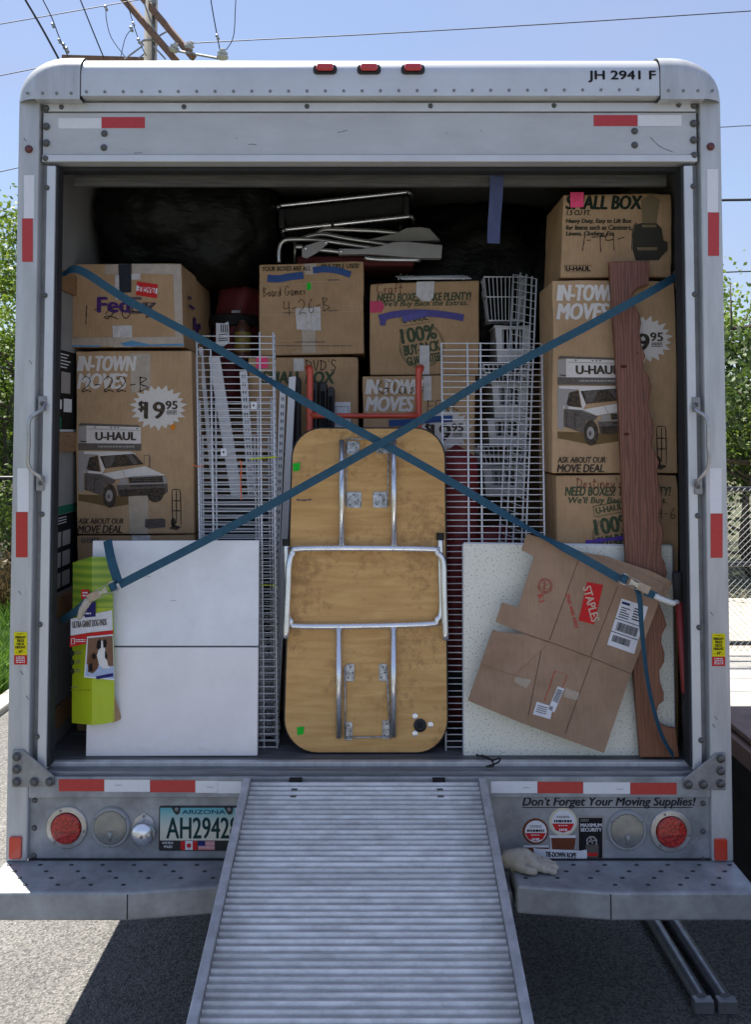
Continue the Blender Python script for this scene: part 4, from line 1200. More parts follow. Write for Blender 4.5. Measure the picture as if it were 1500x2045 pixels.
def intown(S, t, f, full=True):
    text('IN-TOWN', S, (155, 711, 271, 741), K_WHITE, t, bold=.045, shear=.22, f=f)
    text('MOVES', S, (155, 746, 252, 776), K_WHITE, t, bold=.045, shear=.22, f=f)
    star = []
    for i in range(44):
        a = 2 * math.pi * i / 44
        k = (1.0 if (i // 2) % 2 else .93) if i % 2 else .76
        star.append((316 + 59 * k * math.cos(a), 814 + 47 * k * math.sin(a)))
    decal([star], S, K_WHITE, t, 'price_burst', f=f)
    text('$', S, (277, 801, 287, 823), K_PRINT, t, bold=.03, f=f, off=.003)
    text('19', S, (289, 803, 328, 836), K_PRINT, t, bold=.035, f=f, off=.003)
    text('95', S, (331, 801, 354, 817), K_PRINT, t, bold=.035, f=f, off=.003)
    decal([rect(333, 820, 353, 821.5)], S, K_PRINT, t, 'price_rule', .003, f)
    bars(S, (333, 823, 353, 829), 2, K_PRINT, t, off=.003, f=f)
    if not full: return
    decal([[(156, 987), (230, 990), (330, 988), (286, 1003), (222, 1013), (180, 1004), (156, 1000)]], S, K_TAN, t, 'printed_ground', .0008, f)
    P_ = lambda polys, m, o: decal(polys, S, m, t, 'printed_truck', o, f)
    P_([[(172, 849), (281, 853), (281, 886), (172, 885)], [(203, 946), (289, 931), (330, 949), (254, 953), (229, 957)], [(159, 901), (264, 902), (262, 906), (196, 908), (159, 906)], [(196, 908), (268, 904), (271, 907), (207, 911), (209, 937), (203, 947)], [(167, 938), (203, 943), (203, 948), (167, 945)]], K_WHITE, .0014)
    P_([[(156, 853), (172, 849), (172, 885), (156, 885)], [(156, 901), (167, 901), (167, 984), (156, 981)], [(159, 906), (196, 908), (178, 914), (172, 939), (159, 939)]], K_LGREY, .0013)
    P_([[(156, 885), (282, 886), (282, 900), (156, 899)], [(168, 944), (203, 947), (232, 958), (226, 966), (210, 968), (204, 990), (168, 978)], [(231, 966), (334, 964), (335, 982), (330, 986), (236, 990)], [(156, 850), (160, 845), (276, 849), (281, 853), (172, 850)]], K_GREY, .0018)
    P_([[(199, 911), (267, 906), (287, 927), (209, 935)], [(178, 914), (195, 910), (200, 942), (172, 939)], [(256, 953), (324, 950), (327, 970), (259, 973)], ell(219, 990, 14, 24, 18), ell(310, 988, 16, 15, 16), ell(288, 868, 0.1, .1, 4), [(236, 978), (330, 974), (330, 980), (238, 985)]], K_PRINT, .0024)
    P_([ell(218, 990, 7, 12, 14), [(238, 956), (254, 955), (254, 967), (240, 969)], [(325, 951), (332, 952), (333, 964), (327, 966)]], K_LGREY, .003)
    P_([rect(258 + i * 0, 954 + i * 4.4, 325, 955.4 + i * 4.4) for i in range(4)], K_GREY, .003)
    P_([rect(287, 909, 288, 926), rect(297, 911, 298, 934), rect(299, 911, 300, 934), rect(287, 909, 299, 910)], K_GREY, .0016)
    P_([[(205, 912), (232, 910), (222, 932), (211, 933)], [(252, 908), (262, 907), (276, 926), (266, 927)]], K_GREY, .0029)
    P_([rect(172, 950, 173, 979), rect(188, 949, 189, 984), [(190, 955), (197, 956), (197, 958), (190, 957)], [(236, 984), (330, 979), (328, 987), (240, 992)], [(160, 880), (172, 881), (172, 883), (160, 882)]], K_PRINT, .0031)
    P_([[(262, 951), (318, 948.5), (320, 951), (262, 953.5)], [(232, 966), (334, 963), (334, 965.5), (232, 968.5)], [(169, 938), (176, 937), (176, 944), (169, 945)]], K_LGREY, .0034)
    P_([ell(190, 853, 2, 1.2, 8), ell(222, 854, 2, 1.2, 8), ell(229, 854, 2, 1.2, 8), ell(236, 854, 2, 1.2, 8), ell(274, 856, 2, 1.2, 8), ell(217, 991, 3, 5, 8)], K_GREY, .0035)
    P_([[(176, 856 + 0), (280, 859), (280, 860), (176, 857)], [(203, 947), (216, 951), (229, 957), (229, 958), (216, 953), (203, 949)], [(244, 940), (250, 953), (251, 953), (245.5, 940)]], K_LGREY, .0032)
    text('U-HAUL', S, (191, 863, 271, 879), K_PRINT, t, bold=.05, f=f, off=.003)
    bars(S, (196, 890, 268, 894), 1, K_LGREY, t, off=.003, f=f, fill=.9)
    text('ASK ABOUT OUR', S, (156, 1035, 246, 1046), K_PRINT, t, bold=.03, shear=.2, f=f)
    text('MOVE DEAL', S, (155, 1049, 243, 1064), K_PRINT, t, bold=.035, shear=.2, f=f)
    # hand truck and pile of blankets
    sk = lambda L: [[f(*p) for p in l_] if f else l_ for l_ in L]
    stroke(sk([[(345, 1050), (343, 985), (346, 978), (356, 978), (360, 985), (361, 1048)], [(343, 1000), (360, 1000)], [(344, 1020), (361, 1020)], [(352, 980), (352, 1044)]]), S, .004, K_PRINT, t, 'printed_handtruck', .0016, 2)
    decal([ell(346, 1043, 5, 9, 14), [(338, 1055), (346, 1048), (362, 1052), (352, 1059)]], S, K_PRINT, t, 'printed_handtruck', .0016, f)
    decal([[(289, 1037), (324, 1035), (330, 1038), (330, 1053), (296, 1056), (289, 1053)]], S, K_GREY, t, 'printed_blankets', .0014, f)
    decal([[(290, 1038 + k * 4), (330, 1037 + k * 4), (330, 1038 + k * 4), (290, 1039.2 + k * 4)] for k in range(4)], S, K_PRINT, t, 'printed_blankets', .002, f)

# --- left stack
t, S = carton('carton', 'courier carton with purple lettering and red fragile label atop the tall in-town box', [(133, 527), (361, 526), (367, 693), (137, 693)], .36, .60, 0)
fedex = t
text('Fed', S, (195, 594, 258, 624), K_PURPLE, t, bold=.05)
text('Ex', S, (259, 594, 312, 626), ink('faded courier grey', (96, 82, 84)), t, bold=.03)
stroke([[(173, 610), (172, 630), (171, 648)], [(188, 619), (197, 617)], [(210, 628), (220, 616), (228, 622), (216, 636), (208, 633), (222, 632), (236, 638)], [(246, 612), (244, 628), (252, 636), (259, 626), (255, 612)], [(262, 622), (282, 624)], [(292, 604), (292, 634)], [(290, 605), (309, 607), (294, 620), (311, 628), (291, 634)]], S, .0022, K_MARK, t)
decal([[(273, 562), (315, 568), (313, 596), (271, 589)]], S, K_RED, t, 'fragile_label', .0014)
decal([[(272.6, 570), (314.3, 576), (313.4, 587), (271.4, 581)]], S, K_PAPER, t, 'fragile_band', .002)
text('FRAGILE', S, (276, 573, 310, 584), K_RED, t, bold=.03, rot=172, off=.0027)
for q, m in (([(236, 528), (262, 527), (262, 584), (237, 585)], ink('dark tape window', (46, 48, 56))), ([(209, 529), (235, 528), (236, 548), (210, 548)], TAPE), ([(229, 549), (237, 549), (238, 598), (230, 598)], TAPEW), ([(263, 527), (360, 528), (360, 549), (264, 546)], TAPE), ([(262, 547), (280, 546), (280, 558), (262, 559)], TAPEW), ([(224, 650), (263, 650), (264, 693), (226, 693)], TAPEW), ([(139, 675), (366, 672), (367, 692), (139, 692)], TAPE), ([(345, 530), (361, 529), (366, 690), (350, 690)], TAPE)):
    decal([q], S, m, t, 'packing_tape', .0007)
decal([[(140, 689), (200, 690), (200, 693), (140, 692.5)], [(240, 686), (262, 680), (300, 688), (366, 686), (366, 691), (250, 692)]], S, ink('blue tape print', (90, 140, 176)), t, 'tape_print', .0012)
# lettering on its side panel
m = MB()
def side_marks(pts):
    vs = []
    for (yy, zz) in pts: vs.append((yy, zz))
    return vs
w2 = max(v.co.x for v in t.children[0].data.vertices) + .0012
for yy, zz, ww, hh in ((.08, .2, .05, .012), (.1, .17, .1, .01), (.18, .09, .05, .05), (.24, .07, .04, .05), (.3, .1, .03, .03)):
    m.add([(w2, yy, zz), (w2, yy + ww, zz), (w2, yy + ww, zz + hh), (w2, yy, zz + hh)], [(0, 1, 2, 3)])
m.build('side_marks', K_PURPLE, t, recalc=False)

t, S = carton('carton', 'tall moving box with white starburst price and crossed-out writing, below the courier carton', [(149, 701), (382, 700), (390, 1066), (151, 1067)], .375, .46, 1)
intown(S, t, None)
hand('2-22-B', S, (162, 752, 302, 783), K_MARK, t, .0024)
decal([ell(345, 853, 5, 6.5, 10)], S, K_ORANGE, t, 'orange_sticker', .002)
for q in ([(258, 706), (300, 706), (300, 775), (262, 785)], [(256, 990), (296, 990), (296, 1066), (258, 1066)]):
    decal([q], S, TAPE, t, 'packing_tape', .0009)
t, S = carton('carton', 'brown carton under the tall starburst box, mostly hidden by the white cabinet', [(152, 1069), (388, 1068), (390, 1270), (154, 1270)], .38, .46, 2)
decal([rect(263, 1069, 300, 1082)], S, TAPEW, t, 'packing_tape')
text('U-HAUL', S, (163, 1073, 200, 1084), K_GREY, t, bold=.05)
t, S = carton('carton', 'lowest brown carton on the deck behind the green dog pad packaging', [(148, 1272), (388, 1272), (390, 1480), (150, 1480)], .38, .46, 2, floor=Z_DECK)
stroke([[(146 + 3, 1466), (166, 1466), (166, 1478), (149, 1478), (149, 1466)], [(153, 1469), (153, 1475), (157, 1475), (157, 1469)]], S, .002, K_LGREY, t, 'lettering', n=0)

# --- right stack
t, S = carton('carton', 'small box with pink sticky note topmost of the stack beside the scalloped board', [(1126, 388), (1345, 386), (1345, 553), (1118, 555)], .225, .33, 3)
text('SMALL BOX', S, (1131, 391, 1283, 418), ink('dark green print', (30, 42, 32)), t, bold=.045, shear=.2)
text('1.5 CU FT.', S, (1132, 420, 1180, 430), ink('dark green print', (30, 42, 32)), t, bold=.03, shear=.2)
for i, (w_, a) in enumerate((('Heavy Duty, Easy to Lift Box', 1262), ('for Items such as Canisters,', 1262), ('Linens, Clothing, Etc.', 1228))):
    text(w_, S, (1131, 437 + i * 12.6, a, 448 + i * 12.6), ink('dark green print', (30, 42, 32)), t, bold=.03, shear=.2)
stroke([[(1168, 471), (1166, 488), (1163, 502)], [(1173, 480), (1180, 480)], [(1182, 474), (1212, 472)], [(1199, 471), (1200, 503)], [(1212, 466), (1211, 480), (1226, 478)], [(1225, 464), (1227, 500)], [(1234, 478), (1247, 474)]], S, .002, K_MARK, t)
stroke([[(1128, 530), (1182, 530), (1181, 543), (1128, 543), (1128, 530)]], S, .0016, K_BLACK, t, 'logo_frame', n=0)
text('U-HAUL', S, (1131, 532, 1179, 541), K_BLACK, t, bold=.05)
DG = ink('mixer print', (58, 56, 48)); LG = ink('mixer print light', (124, 108, 82))
decal([[(1281, 400), (1300, 386.6), (1318, 400), (1312, 446), (1283, 446)]], S, LG, t, 'mixer_print', .0009)
decal([[(1268, 450), (1283, 445), (1312, 446), (1322, 456), (1326, 480), (1334, 484), (1334, 500), (1322, 512), (1316, 520), (1270, 520), (1264, 500), (1264, 470)]], S, DG, t, 'mixer_print', .0012)
decal([[(1282, 449), (1312, 449), (1311, 454), (1283, 454)], [(1272, 494), (1314, 494), (1312, 500), (1274, 500)]], S, LG, t, 'mixer_print', .0018)
stroke([[(1262, 500), (1264, 460), (1270, 446), (1274, 452)]], S, .003, DG, t, 'mixer_print')
decal([[(1139, 384.5), (1166, 384.5), (1165.5, 414), (1139.5, 415)]], S, K_PINK, t, 'sticky_note', .004)
g_right = lambda u, v: (1113 + (u - 155) * 1.06, 569 + (v - 711) * 1.06)
t, S = carton('carton', 'tall moving box with starburst partly hidden behind the scalloped red board', [(1104, 560), (1352, 561), (1356, 945), (1102, 945)], .205, .27, 1)
intown(S, t, g_right)
t, S = carton('carton', 'box marked with a red handwritten name under the tall box behind the scalloped board', [(1110, 949), (1357, 947), (1358, 1225), (1112, 1225)], .205, .34, 0)
def badge(S, t, cu, cv, r, rot=8):
    k, n = math.cos(R(rot)), math.sin(R(rot))
    g = lambda a, b_: (cu + (a * k + b_ * n) * r, cv + (b_ * k - a * n) * r)
    for rr in (1.0, .93):
        ring = [g(rr * math.cos(R(a)), rr * math.sin(R(a))) for a in range(-55, 236, 10)]
        stroke([ring], S, .0022, K_GREEN, t, 'badge_ring', n=0)
    stroke([[g(-.75, -1.42), g(.55, -1.42), g(.55, -.98), g(-.75, -.98), g(-.75, -1.42)]], S, .0026, K_GREEN, t, 'badge_plate', n=0)
    for w_, x0, y0, x1, y1 in (('U-HAUL', -.66, -1.34, .46, -1.08), ('100%', -.82, -.86, .72, -.2), ('BUY-BACK', -.8, -.12, .8, .34), ('GUARANTEE', -.74, .42, .74, .8)):
        a, b_ = g((x0 + x1) / 2, (y0 + y1) / 2); hw, hh = (x1 - x0) / 2 * r, (y1 - y0) / 2 * r
        text(w_, S, (a - hw, b_ - hh, a + hw, b_ + hh), K_GREEN, t, bold=.035, rot=rot)
hand("Destiney's", S, (1152, 954, 1244, 974), K_REDMARK, t, .0018)
text('NEED BOXES? TAKE PLENTY!', S, (1129, 972, 1340, 990), K_GREEN, t, bold=.03, shear=.2)
text("We'll Buy Back the Extras.", S, (1136, 992, 1332, 1009), K_GREEN, t, bold=.02, shear=.2)
badge(S, t, 1232, 1072, 48, 10)
stroke([[(1170, 1083), (1200, 1079), (1260, 1072)]], S, .016, ink('purple marker', (92, 66, 150)), t, 'marker_smear', off=.003)
hand('4-6', S, (1312, 1015, 1352, 1036), K_MARK, t, .0018)
t, S = carton('carton', 'bottom carton of the stack behind the cream speckled board', [(1112, 1227), (1358, 1227), (1358, 1480), (1112, 1480)], .205, .34, 2, floor=Z_DECK)

# --- centre boxes
t, S = carton('carton', 'board games box with blue paint smears and ruled white squares', [(515, 529), (726, 521), (729, 706), (517, 711)], .62, .44, 3)
BG = S
text('YOUR BOXES ARE ALL', S, (524, 532, 620, 541), ink('dark green print', (30, 42, 32)), t, bold=.02, shear=.15, rot=1)
text('MULTIPLE USES!', S, (641, 527, 717, 536), ink('dark green print', (30, 42, 32)), t, bold=.02, shear=.15, rot=1)
_SM = 0.
def smear(S, t, pts, w, m):
    global _SM
    _SM += .0002
    stroke([pts], S, w, m, t, 'paint_smear', off=.0032 + _SM)
smear(S, t, [(534, 556), (556, 557), (580, 553), (606, 550)], .03, K_BLUEPAINT); smear(S, t, [(625, 540), (650, 538), (676, 541), (700, 549)], .027, K_BLUEPAINT)
for q in ((521, 569, 612, 620), (622, 563, 716, 612), (522, 629, 612, 681), (622, 624, 716, 676)):
    a, b0, c, d = q
    stroke([[(a, b0), (c, b0 - 2), (c, d - 2), (a, d), (a, b0)]], S, .0028, ink('pale box print', (186, 166, 140)), t, 'ruled_square', n=0)
for u, v in ((655, 558), (565, 624), (655, 619)): bars(S, (u, v, u + 22, v + 5), 2, K_GREY, t)
hand('Board Games', S, (525, 572, 611, 591), K_MARK, t, .0018, rot=3)
hand('4-26-B', S, (566, 597, 662, 626), K_MARK, t, .0018, rot=6)
decal([[(612, 566), (621, 564), (622, 578), (613, 580)]], S, K_NEON, t, 'green_sticker', .002)
bars(S, (588, 682, 650, 686), 1, K_GREY, t); bars(S, (552, 690, 704, 693), 1, K_GREY, t, seed=4)
text('uhaul.com', S, (584, 698, 654, 706), ink('pale box print', (186, 166, 140)), t, bold=.02)
for q in ([(590, 616), (640, 613), (641, 660), (592, 658)], [(602, 640), (630, 640), (630, 706), (604, 706)], [(608, 527), (632, 526), (632, 548), (609, 549)]): decal([q], S, TAPEW if q[0][0] == 590 else TAPE, t, 'packing_tape', .0008)
t, S = carton('carton', 'small box with the handwritten word for discs, under the board games box', [(494, 714), (716, 712), (718, 905), (494, 905)], .60, .42, 0)
text('SMALL BOX', S, (524, 742, 668, 766), K_GREEN, t, bold=.045, shear=.15)
hand("DVD'S", S, (610, 718, 674, 740), K_MARK, t, .0022)
decal([rect(586, 716, 607, 741)], S, TAPEW, t, 'packing_tape'); decal([rect(667, 803, 700, 858)], S, K_PAPER, t, 'paper_label', .002)
stroke([[(671, 812), (696, 812), (696, 850), (671, 850), (671, 812)]], S, .0022, K_GREY, t, 'label_rule', off=.003, n=0)
decal([[(511, 712), (534, 711), (535, 735), (512, 736)]], S, K_PINK, t, 'sticky_note', .003)
t, S = carton('carton', 'plain carton at the bottom behind the hand truck', [(494, 907), (718, 907), (718, 1400), (494, 1400)], .62, .42, 2, floor=Z_DECK)
t, S = carton('carton', 'craft box with violet paint smear and round green buy-back badge', [(737, 566), (959, 560), (957, 748), (738, 749)], .60, .44, 0)
hand('Craft', S, (752, 566, 806, 586), K_REDMARK, t, .0018)
text('NEED BOXES? TAKE PLENTY!', S, (753, 585, 941, 601), K_GREEN, t, bold=.03, shear=.2, rot=1)
text("We'll Buy Back the Extras.", S, (760, 600, 934, 614), K_GREEN, t, bold=.02, shear=.2, rot=1)
badge(S, t, 842, 690, 45, 9)
smear(S, t, [(757, 636), (790, 628), (840, 625), (890, 629), (926, 635)], .028, K_VIOLETPAINT)
smear(S, t, [(764, 650), (766, 640), (772, 632)], .022, K_VIOLETPAINT)
decal([[(803, 632), (853, 621), (856, 632), (806, 644)]], S, ink('violet plate', (92, 90, 150)), t, 'badge_plate_paint', .0045)
decal([[(739, 602), (762, 601), (768, 612), (762, 624), (739, 625)]], S, ink('pink blot', (196, 74, 104)), t, 'pink_blot', .003)
decal([[(832, 563), (868, 562), (866, 594), (858, 602), (842, 601), (831, 590)]], S, TAPEW, t, 'packing_tape', .003); decal([rect(838, 690, 858, 748)], S, TAPEW, t, 'packing_tape', .003)
t, S = carton('carton', 'in-town box with handwriting standing under the craft box behind the red hand truck', [(724, 751), (951, 749), (949, 1010), (722, 1010)], .57, .44, 1)
intown(S, t, lambda u, v: (731 + (u - 155) * .975, 758 + (v - 711) * .975), False)
hand('Glass', S, (754, 760, 852, 786), K_MARK, t, .002); hand('FE  xK'.replace('  ', ''), S, (852, 800, 920, 822), K_MARK, t, .0018)
smear(S, t, [(777, 845), (820, 843), (860, 838), (904, 836)], .026, K_BLUEPAINT)
decal([rect(846, 751, 862, 800)], S, TAPEW, t, 'packing_tape')
t, S = carton('carton', 'plain carton on the deck behind the folding table and red bag', [(722, 1012), (949, 1012), (949, 1440), (722, 1440)], .60, .42, 2, floor=Z_DECK)
# boxes deeper in the load that carry the bags and chairs
for (x, w, y, d, h, lab) in ((-.68, .86, 1.02, .7, 1.5, 'big brown carton deep in the load behind the courier box'), (.62, .9, 1.1, .7, 1.42, 'big brown carton deep in the load behind the white baskets')):
    t = thing('carton', lab, 'box', loc=(x, y, Z_DECK), group='cardboard cartons in the truck')
    MB().box(-w / 2, w / 2, 0, d, 0, h).build('carton_body', CARDS[2], t, bevel=.006)

# --- black refuse sacks
SACK = mat('black refuse plastic', (.008, .009, .008), .5, spec=.22, noise_amt=.2, noise_scale=10, bump=1.0, bump_scale=24, stretch=(1, 1, 1.8))
def sack(loc, sc, label, seed, m=SACK):
    t = thing('refuse_sack', label, 'bag', loc=(loc[0], loc[1], loc[2] - sc[2] * .92), group='black sacks on top of the load')
    bm = bmesh.new(); bmesh.ops.create_icosphere(bm, subdivisions=5, radius=1)
    for v in bm.verts:
        p = v.co.copy()
        k = .13 * noise.noise(p * 1.6 + Vector((seed, 0, 0))) + .05 * (1 - 2 * abs(noise.noise(p * 3.4 + Vector((0, seed, 0))))) + .05 * (1 - 2 * abs(noise.noise(Vector((p.x * 7, p.y * 7, p.z * 3)) + Vector((0, 0, seed))))) + .022 * (1 - 2 * abs(noise.noise(Vector((p.x * 17, p.y * 17, p.z * 9)) + Vector((0, 0, seed)))))
        p *= 1 + k
        p.z = max(p.z, -.92)
        v.co = Vector((max(-1.128 - loc[0], min(1.128 - loc[0], p.x * sc[0])), p.y * sc[1], min((p.z + .92) * sc[2], 3.012 - (loc[2] - sc[2] * .92))))
    me = bpy.data.meshes.new('sack_body'); bm.to_mesh(me); bm.free(); me.materials.append(m)
    me.polygons.foreach_set('use_smooth', [True] * len(me.polygons))
    place(bpy.data.objects.new('sack_body', me), t)
    if loc[2] + sc[2] * 1.3 < 3.0: MB().tube(smoothline([(0, 0, sc[2] * 1.8), (.03, .01, sc[2] * 1.98), (.07, -.02, sc[2] * 2.1), (.12, -.03, sc[2] * 2.08)], 4), [.05, .045, .03, .03, .03, .03, .035, .04, .045, .05, .055, .055, .06][:13], 8).build('tied_neck', m, t, smooth=True)
sack((-.83, .84, 2.61 + .92 * .34), (.40, .38, .34), 'crumpled black sack lying on top of the courier carton', 1.3)
sack((-.10, 1.35, 2.66), (.50, .3, .40), 'black sack in the dark middle behind the folded chairs', 5.1)
sack((.50, 1.15, 2.64), (.46, .34, .42), 'crumpled black sack under the hanging blue pull strap', 9.7)
sack((.92, 1.0, 2.60), (.26, .34, .33), 'black sack squeezed behind the small box', 12.2)

# --- wire shelves
def wire_shelf(label, rails, S, ws, r_rail=.0034, r_w=.0019, lip=0, group='white wire shelves standing on end'):
    """rails: list of ((u,v),(u,v)) long rods; ws: (v0, v1, n, railA, railB) cross wires between two rails"""
    t = thing('wire_shelf', label, 'shelf', S, group=group)
    for a, c in rails:
        (x0, h0), (x1, h1) = S.q(*a), S.q(*c)
        MB().tube([(x0, .003, h0), (x1, .003, h1)], r_rail, 8).build('rail', WHITEMETAL, t, smooth=True)
        if lip: MB().tube([(x0 , lip, h0), (x1, lip, h1)], r_rail, 8).build('rail', WHITEMETAL, t, smooth=True) if (a, c) == rails[-1] else None
    b = MB()
    for (v0, v1, n, i, j) in ws:
        for k in range(n):
            v = v0 + (v1 - v0) * k / (n - 1)
            e = []
            for q in (i, j):
                (ua, va), (uc, vc) = rails[q]
                e.append(ua + (uc - ua) * (v - va) / (vc - va))
            (x0, h0), (x1, h1) = S.q(e[0], v + (random.gauss(0, .5))), S.q(e[1], v + random.gauss(0, .5))
            pts = [(x0, -.001, h0), (x1, -.001, h1)]
            if lip: pts += [(x1 + .002, lip, h1)]
            b.tube(pts, r_w, 5)
    tag(b.build('cross_wires', WHITEMETAL, t, smooth=True), kind='stuff')
    return t
SA = Surf(.19, Z_DECK, .085, 470)
shelfA = wire_shelf('tall wire shelf standing on end in front of the white shelf strips', [((392, 681), (404, 1495)), ((420, 690), (432, 1495)), ((518, 663), (527, 1495)), ((545, 663), (553, 1495))], SA, [(672, 1492, 62, 0, 3)], lip=.05)
for a0, b0 in ((441, 896), (501, 803)):
    decal([rect(a0, b0, a0 + 12, b0 + 15)], SA, K_PAPER, shelfA, 'price_tag', .005); decal([rect(a0 + 4, b0 + 5, a0 + 7, b0 + 9)], SA, K_BLACK, shelfA, 'tag_print', .006)
stroke([[(500, 917), (520, 915), (553, 913)]], SA, .006, ink('yellow cord', (190, 200, 40)), shelfA, 'wire_tie', off=.005)
stroke([[(505, 1170), (530, 1168), (552, 1170)]], SA, .004, ink('yellow cord', (190, 200, 40)), shelfA, 'wire_tie', off=.005)
stroke([[(478, 920), (482, 926), (481, 960), (482, 998)]], SA, .005, ink('orange cord', (226, 110, 60)), shelfA, 'wire_tie', off=.005)
stroke([[(384, 928), (396, 932), (407, 930)]], SA, .004, ink('orange cord', (226, 110, 60)), shelfA, 'wire_tie', off=.005)
SB = Surf(.26, Z_DECK, .085, 470)
wire_shelf('shorter wire shelf stacked right behind the tall one', [((398, 800), (408, 1485)), ((430, 798), (436, 1485)), ((514, 796), (522, 1485)), ((541, 796), (549, 1485))], SB, [(803, 1480, 52, 0, 3)], lip=.05)
SB2 = Surf(.315, Z_DECK, .085, 470)
wire_shelf('rearmost wire shelf of the three beside the folding table', [((404, 870), (410, 1480)), ((508, 868), (518, 1480)), ((536, 868), (544, 1480))], SB2, [(872, 1470, 46, 0, 2)])
SD = Surf(.17, Z_DECK, .085, 985)
wire_shelf('wide wire shelf standing on end between the folding table and cream board', [((882, 684), (891, 1502)), ((934, 684), (940, 1498)), ((960, 684), (967, 1498)), ((1083, 688), (1094, 1498))], SD, [(686, 1492, 65, 0, 3)])
# narrow shelf turned sideways
t = thing('wire_shelf', 'wire shelf turned edge-on leaning in front of the white baskets', 'shelf', loc=(wp(1035, 1000, .5).x, .5, Z_DECK), group='white wire shelves standing on end')
L = Vector(t.location)
ends = [((1026, 548), (1000, 1035)), ((1040, 545), (1012, 1060)), ((1052, 548), (1025, 1085)), ((1063, 552), (1042, 1095)), ((1072, 557), (1050, 1100))]
rr = []
for i, (a, c) in enumerate(ends):
    p, q = wp(*a, .66 - i * .05), wp(*c, .44 - i * .035)
    q = p + (q - p) * ((Z_DECK + .01 - p.z) / (q.z - p.z))
    rr.append((p - L, q - L))
    MB().tube([p - L, q - L], .0036, 8).build('rail', WHITEMETAL, t, smooth=True)
b = MB()
for k in range(56):
    f = k / 55 * .98
    b.tube([p.lerp(q, f) for p, q in (rr[0], rr[-1])], .0015, 5)
tag(b.build('cross_wires', WHITEMETAL, t), kind='stuff')

# small wire rack on the craft box
SR = Surf(.62, 0)
t = thing('wire_rack', 'small flat white wire rack lying on top of the craft box', 'rack', loc=(wp(870, 560, .66).x, .66, wp(870, 563, .62).z))
L = Vector(t.location)
b = MB()
wdt = .29
for k in range(6):
    y = -.05 + k * .05
    b.tube([(-wdt / 2 - .01 * k * .4, y, .010 + .011 * k), (wdt / 2, y, .012 + .012 * k)], .0026, 6)
b.build('wires', WHITEMETAL, t, smooth=True)
for x in (-wdt / 2, -wdt / 2 + .03, wdt / 2 - .06, wdt / 2 - .02):
    MB().tube(smoothline([(x - .012, -.055, .008), (x, .2, .066), (x + .012, .22, .09), (x + .02, .205, .098)], 4), .0026, 6).build('rail', WHITEMETAL, t, smooth=True)

# --- shelf strips
def strip(label, tl, bl, w, y, slots=False):
    S = Surf(y, Z_DECK, .11, tl[0])
    t = thing('shelf_strip', label, 'shelf strip', S, group='white metal shelf strips')
    (x0, h0), (x1, h1) = S.q(*tl), S.q(*bl)
    f = (.0 - h0) / (h1 - h0); x1, h1 = x0 + (x1 - x0) * f, .0
    b = MB()
    b.prism([(x0, h0), (x0 + w, h0 + .003), (x1 + w, h1), (x1, h1)], 0, .003)
    b.add([(x0, 0, h0), (x0, .02, h0), (x1, .02, h1), (x1, 0, h1)], [(0, 1, 2, 3)]); b.add([(x0 + w, 0, h0), (x0 + w, .02, h0), (x1 + w, .02, h1), (x1 + w, 0, h1)], [(0, 1, 2, 3)])
    b.build('channel', WHITEMETAL, t, recalc=False)
    if slots:
        s = MB()
        for k in range(44):
            f = .01 + k * .0225
            for e in (.3, .62):
                cx, ch = x0 + (x1 - x0) * f + w * e, h0 + (h1 - h0) * f
                s.flat([(cx, ch), (cx + w * .14, ch), (cx + w * .14, ch - .014), (cx, ch - .014)], -.0008)
        s.build('slots', K_BLACK, t, recalc=False)
strip('wide white strip leaning behind the tall wire shelf', (416, 714), (474, 1070), .045, .40)
strip('narrow white strip in the middle of the wire shelf', (478, 742), (500, 1070), .030, .41, True)
strip('slotted white standard next to the black folding chairs', (559, 772), (550, 1000), .024, .36, True)
strip('plain white strip next to the black folding chairs', (577, 753), (563, 1030), .027, .345)
strip('thin white strip at the outer edge of the tall wire shelf', (396, 694), (430, 1070), .016, .42)
# black folding chairs standing on edge
for i, (u, v, w, lab) in enumerate(((588, 752, 24, 'nearest'), (625, 760, 20, 'second'), (645, 762, 16, 'third'), (661, 772, 14, 'last'))):
    lab = ('black folding chair standing on edge beside the plain white strip', 'black folding chair standing on edge right behind the hand truck upright', 'narrow black folding chair just past the hand truck upright', 'black folding chair edge nearest the paper label on the box')[i]
    S = Surf(.50 - i * .004, Z_DECK, .05, u)
    t = thing('folding_chair', lab, 'chair', S, group='black folding chairs')
    (x0, h0), (x1, _) = S.q(u - w / 2, v), S.q(u + w / 2, v)
    pts = round_rect(x0, .0, x1, h0, .014)
    MB().prism(pts, 0, .06).build('seat_panel', BLACKP, t, bevel=.008)
    MB().tube([((x0 + x1) / 2, -.006, .02), ((x0 + x1) / 2, -.006, h0 - .04)], .008, 8).build('frame_tube', mat('dark chair tube', (.04, .04, .045), .3, .6), t, smooth=True)
MB_S = Surf(.46, Z_DECK, 0., 470)
t = thing('suitcase', 'black rounded suitcase behind the tall wire shelf and white cabinet', 'suitcase', Surf(.30, Z_DECK, .05, 440))
S = Surf(.30, Z_DECK, .05, 440)
(x0, h0), (x1, _) = S.q(362, 992), S.q(540, 992)
MB().prism(round_rect(x0, .03, x1, h0, .07, 8), .13, .3).build('shell', BLACKP, t, bevel=.02)
MB().prism(round_rect(x0 + .03, .1, x1 - .03, h0 - .05, .05, 6), .12, .135).build('front_pocket', RUBBER, t, bevel=.008)
MB().tube([(x0 + .1, .2, h0), (x0 + .1, .2, h0 + .03), (x0 + .2, .2, h0 + .03), (x0 + .2, .2, h0)], .009, 8).build('handle', RUBBER, t, smooth=True)

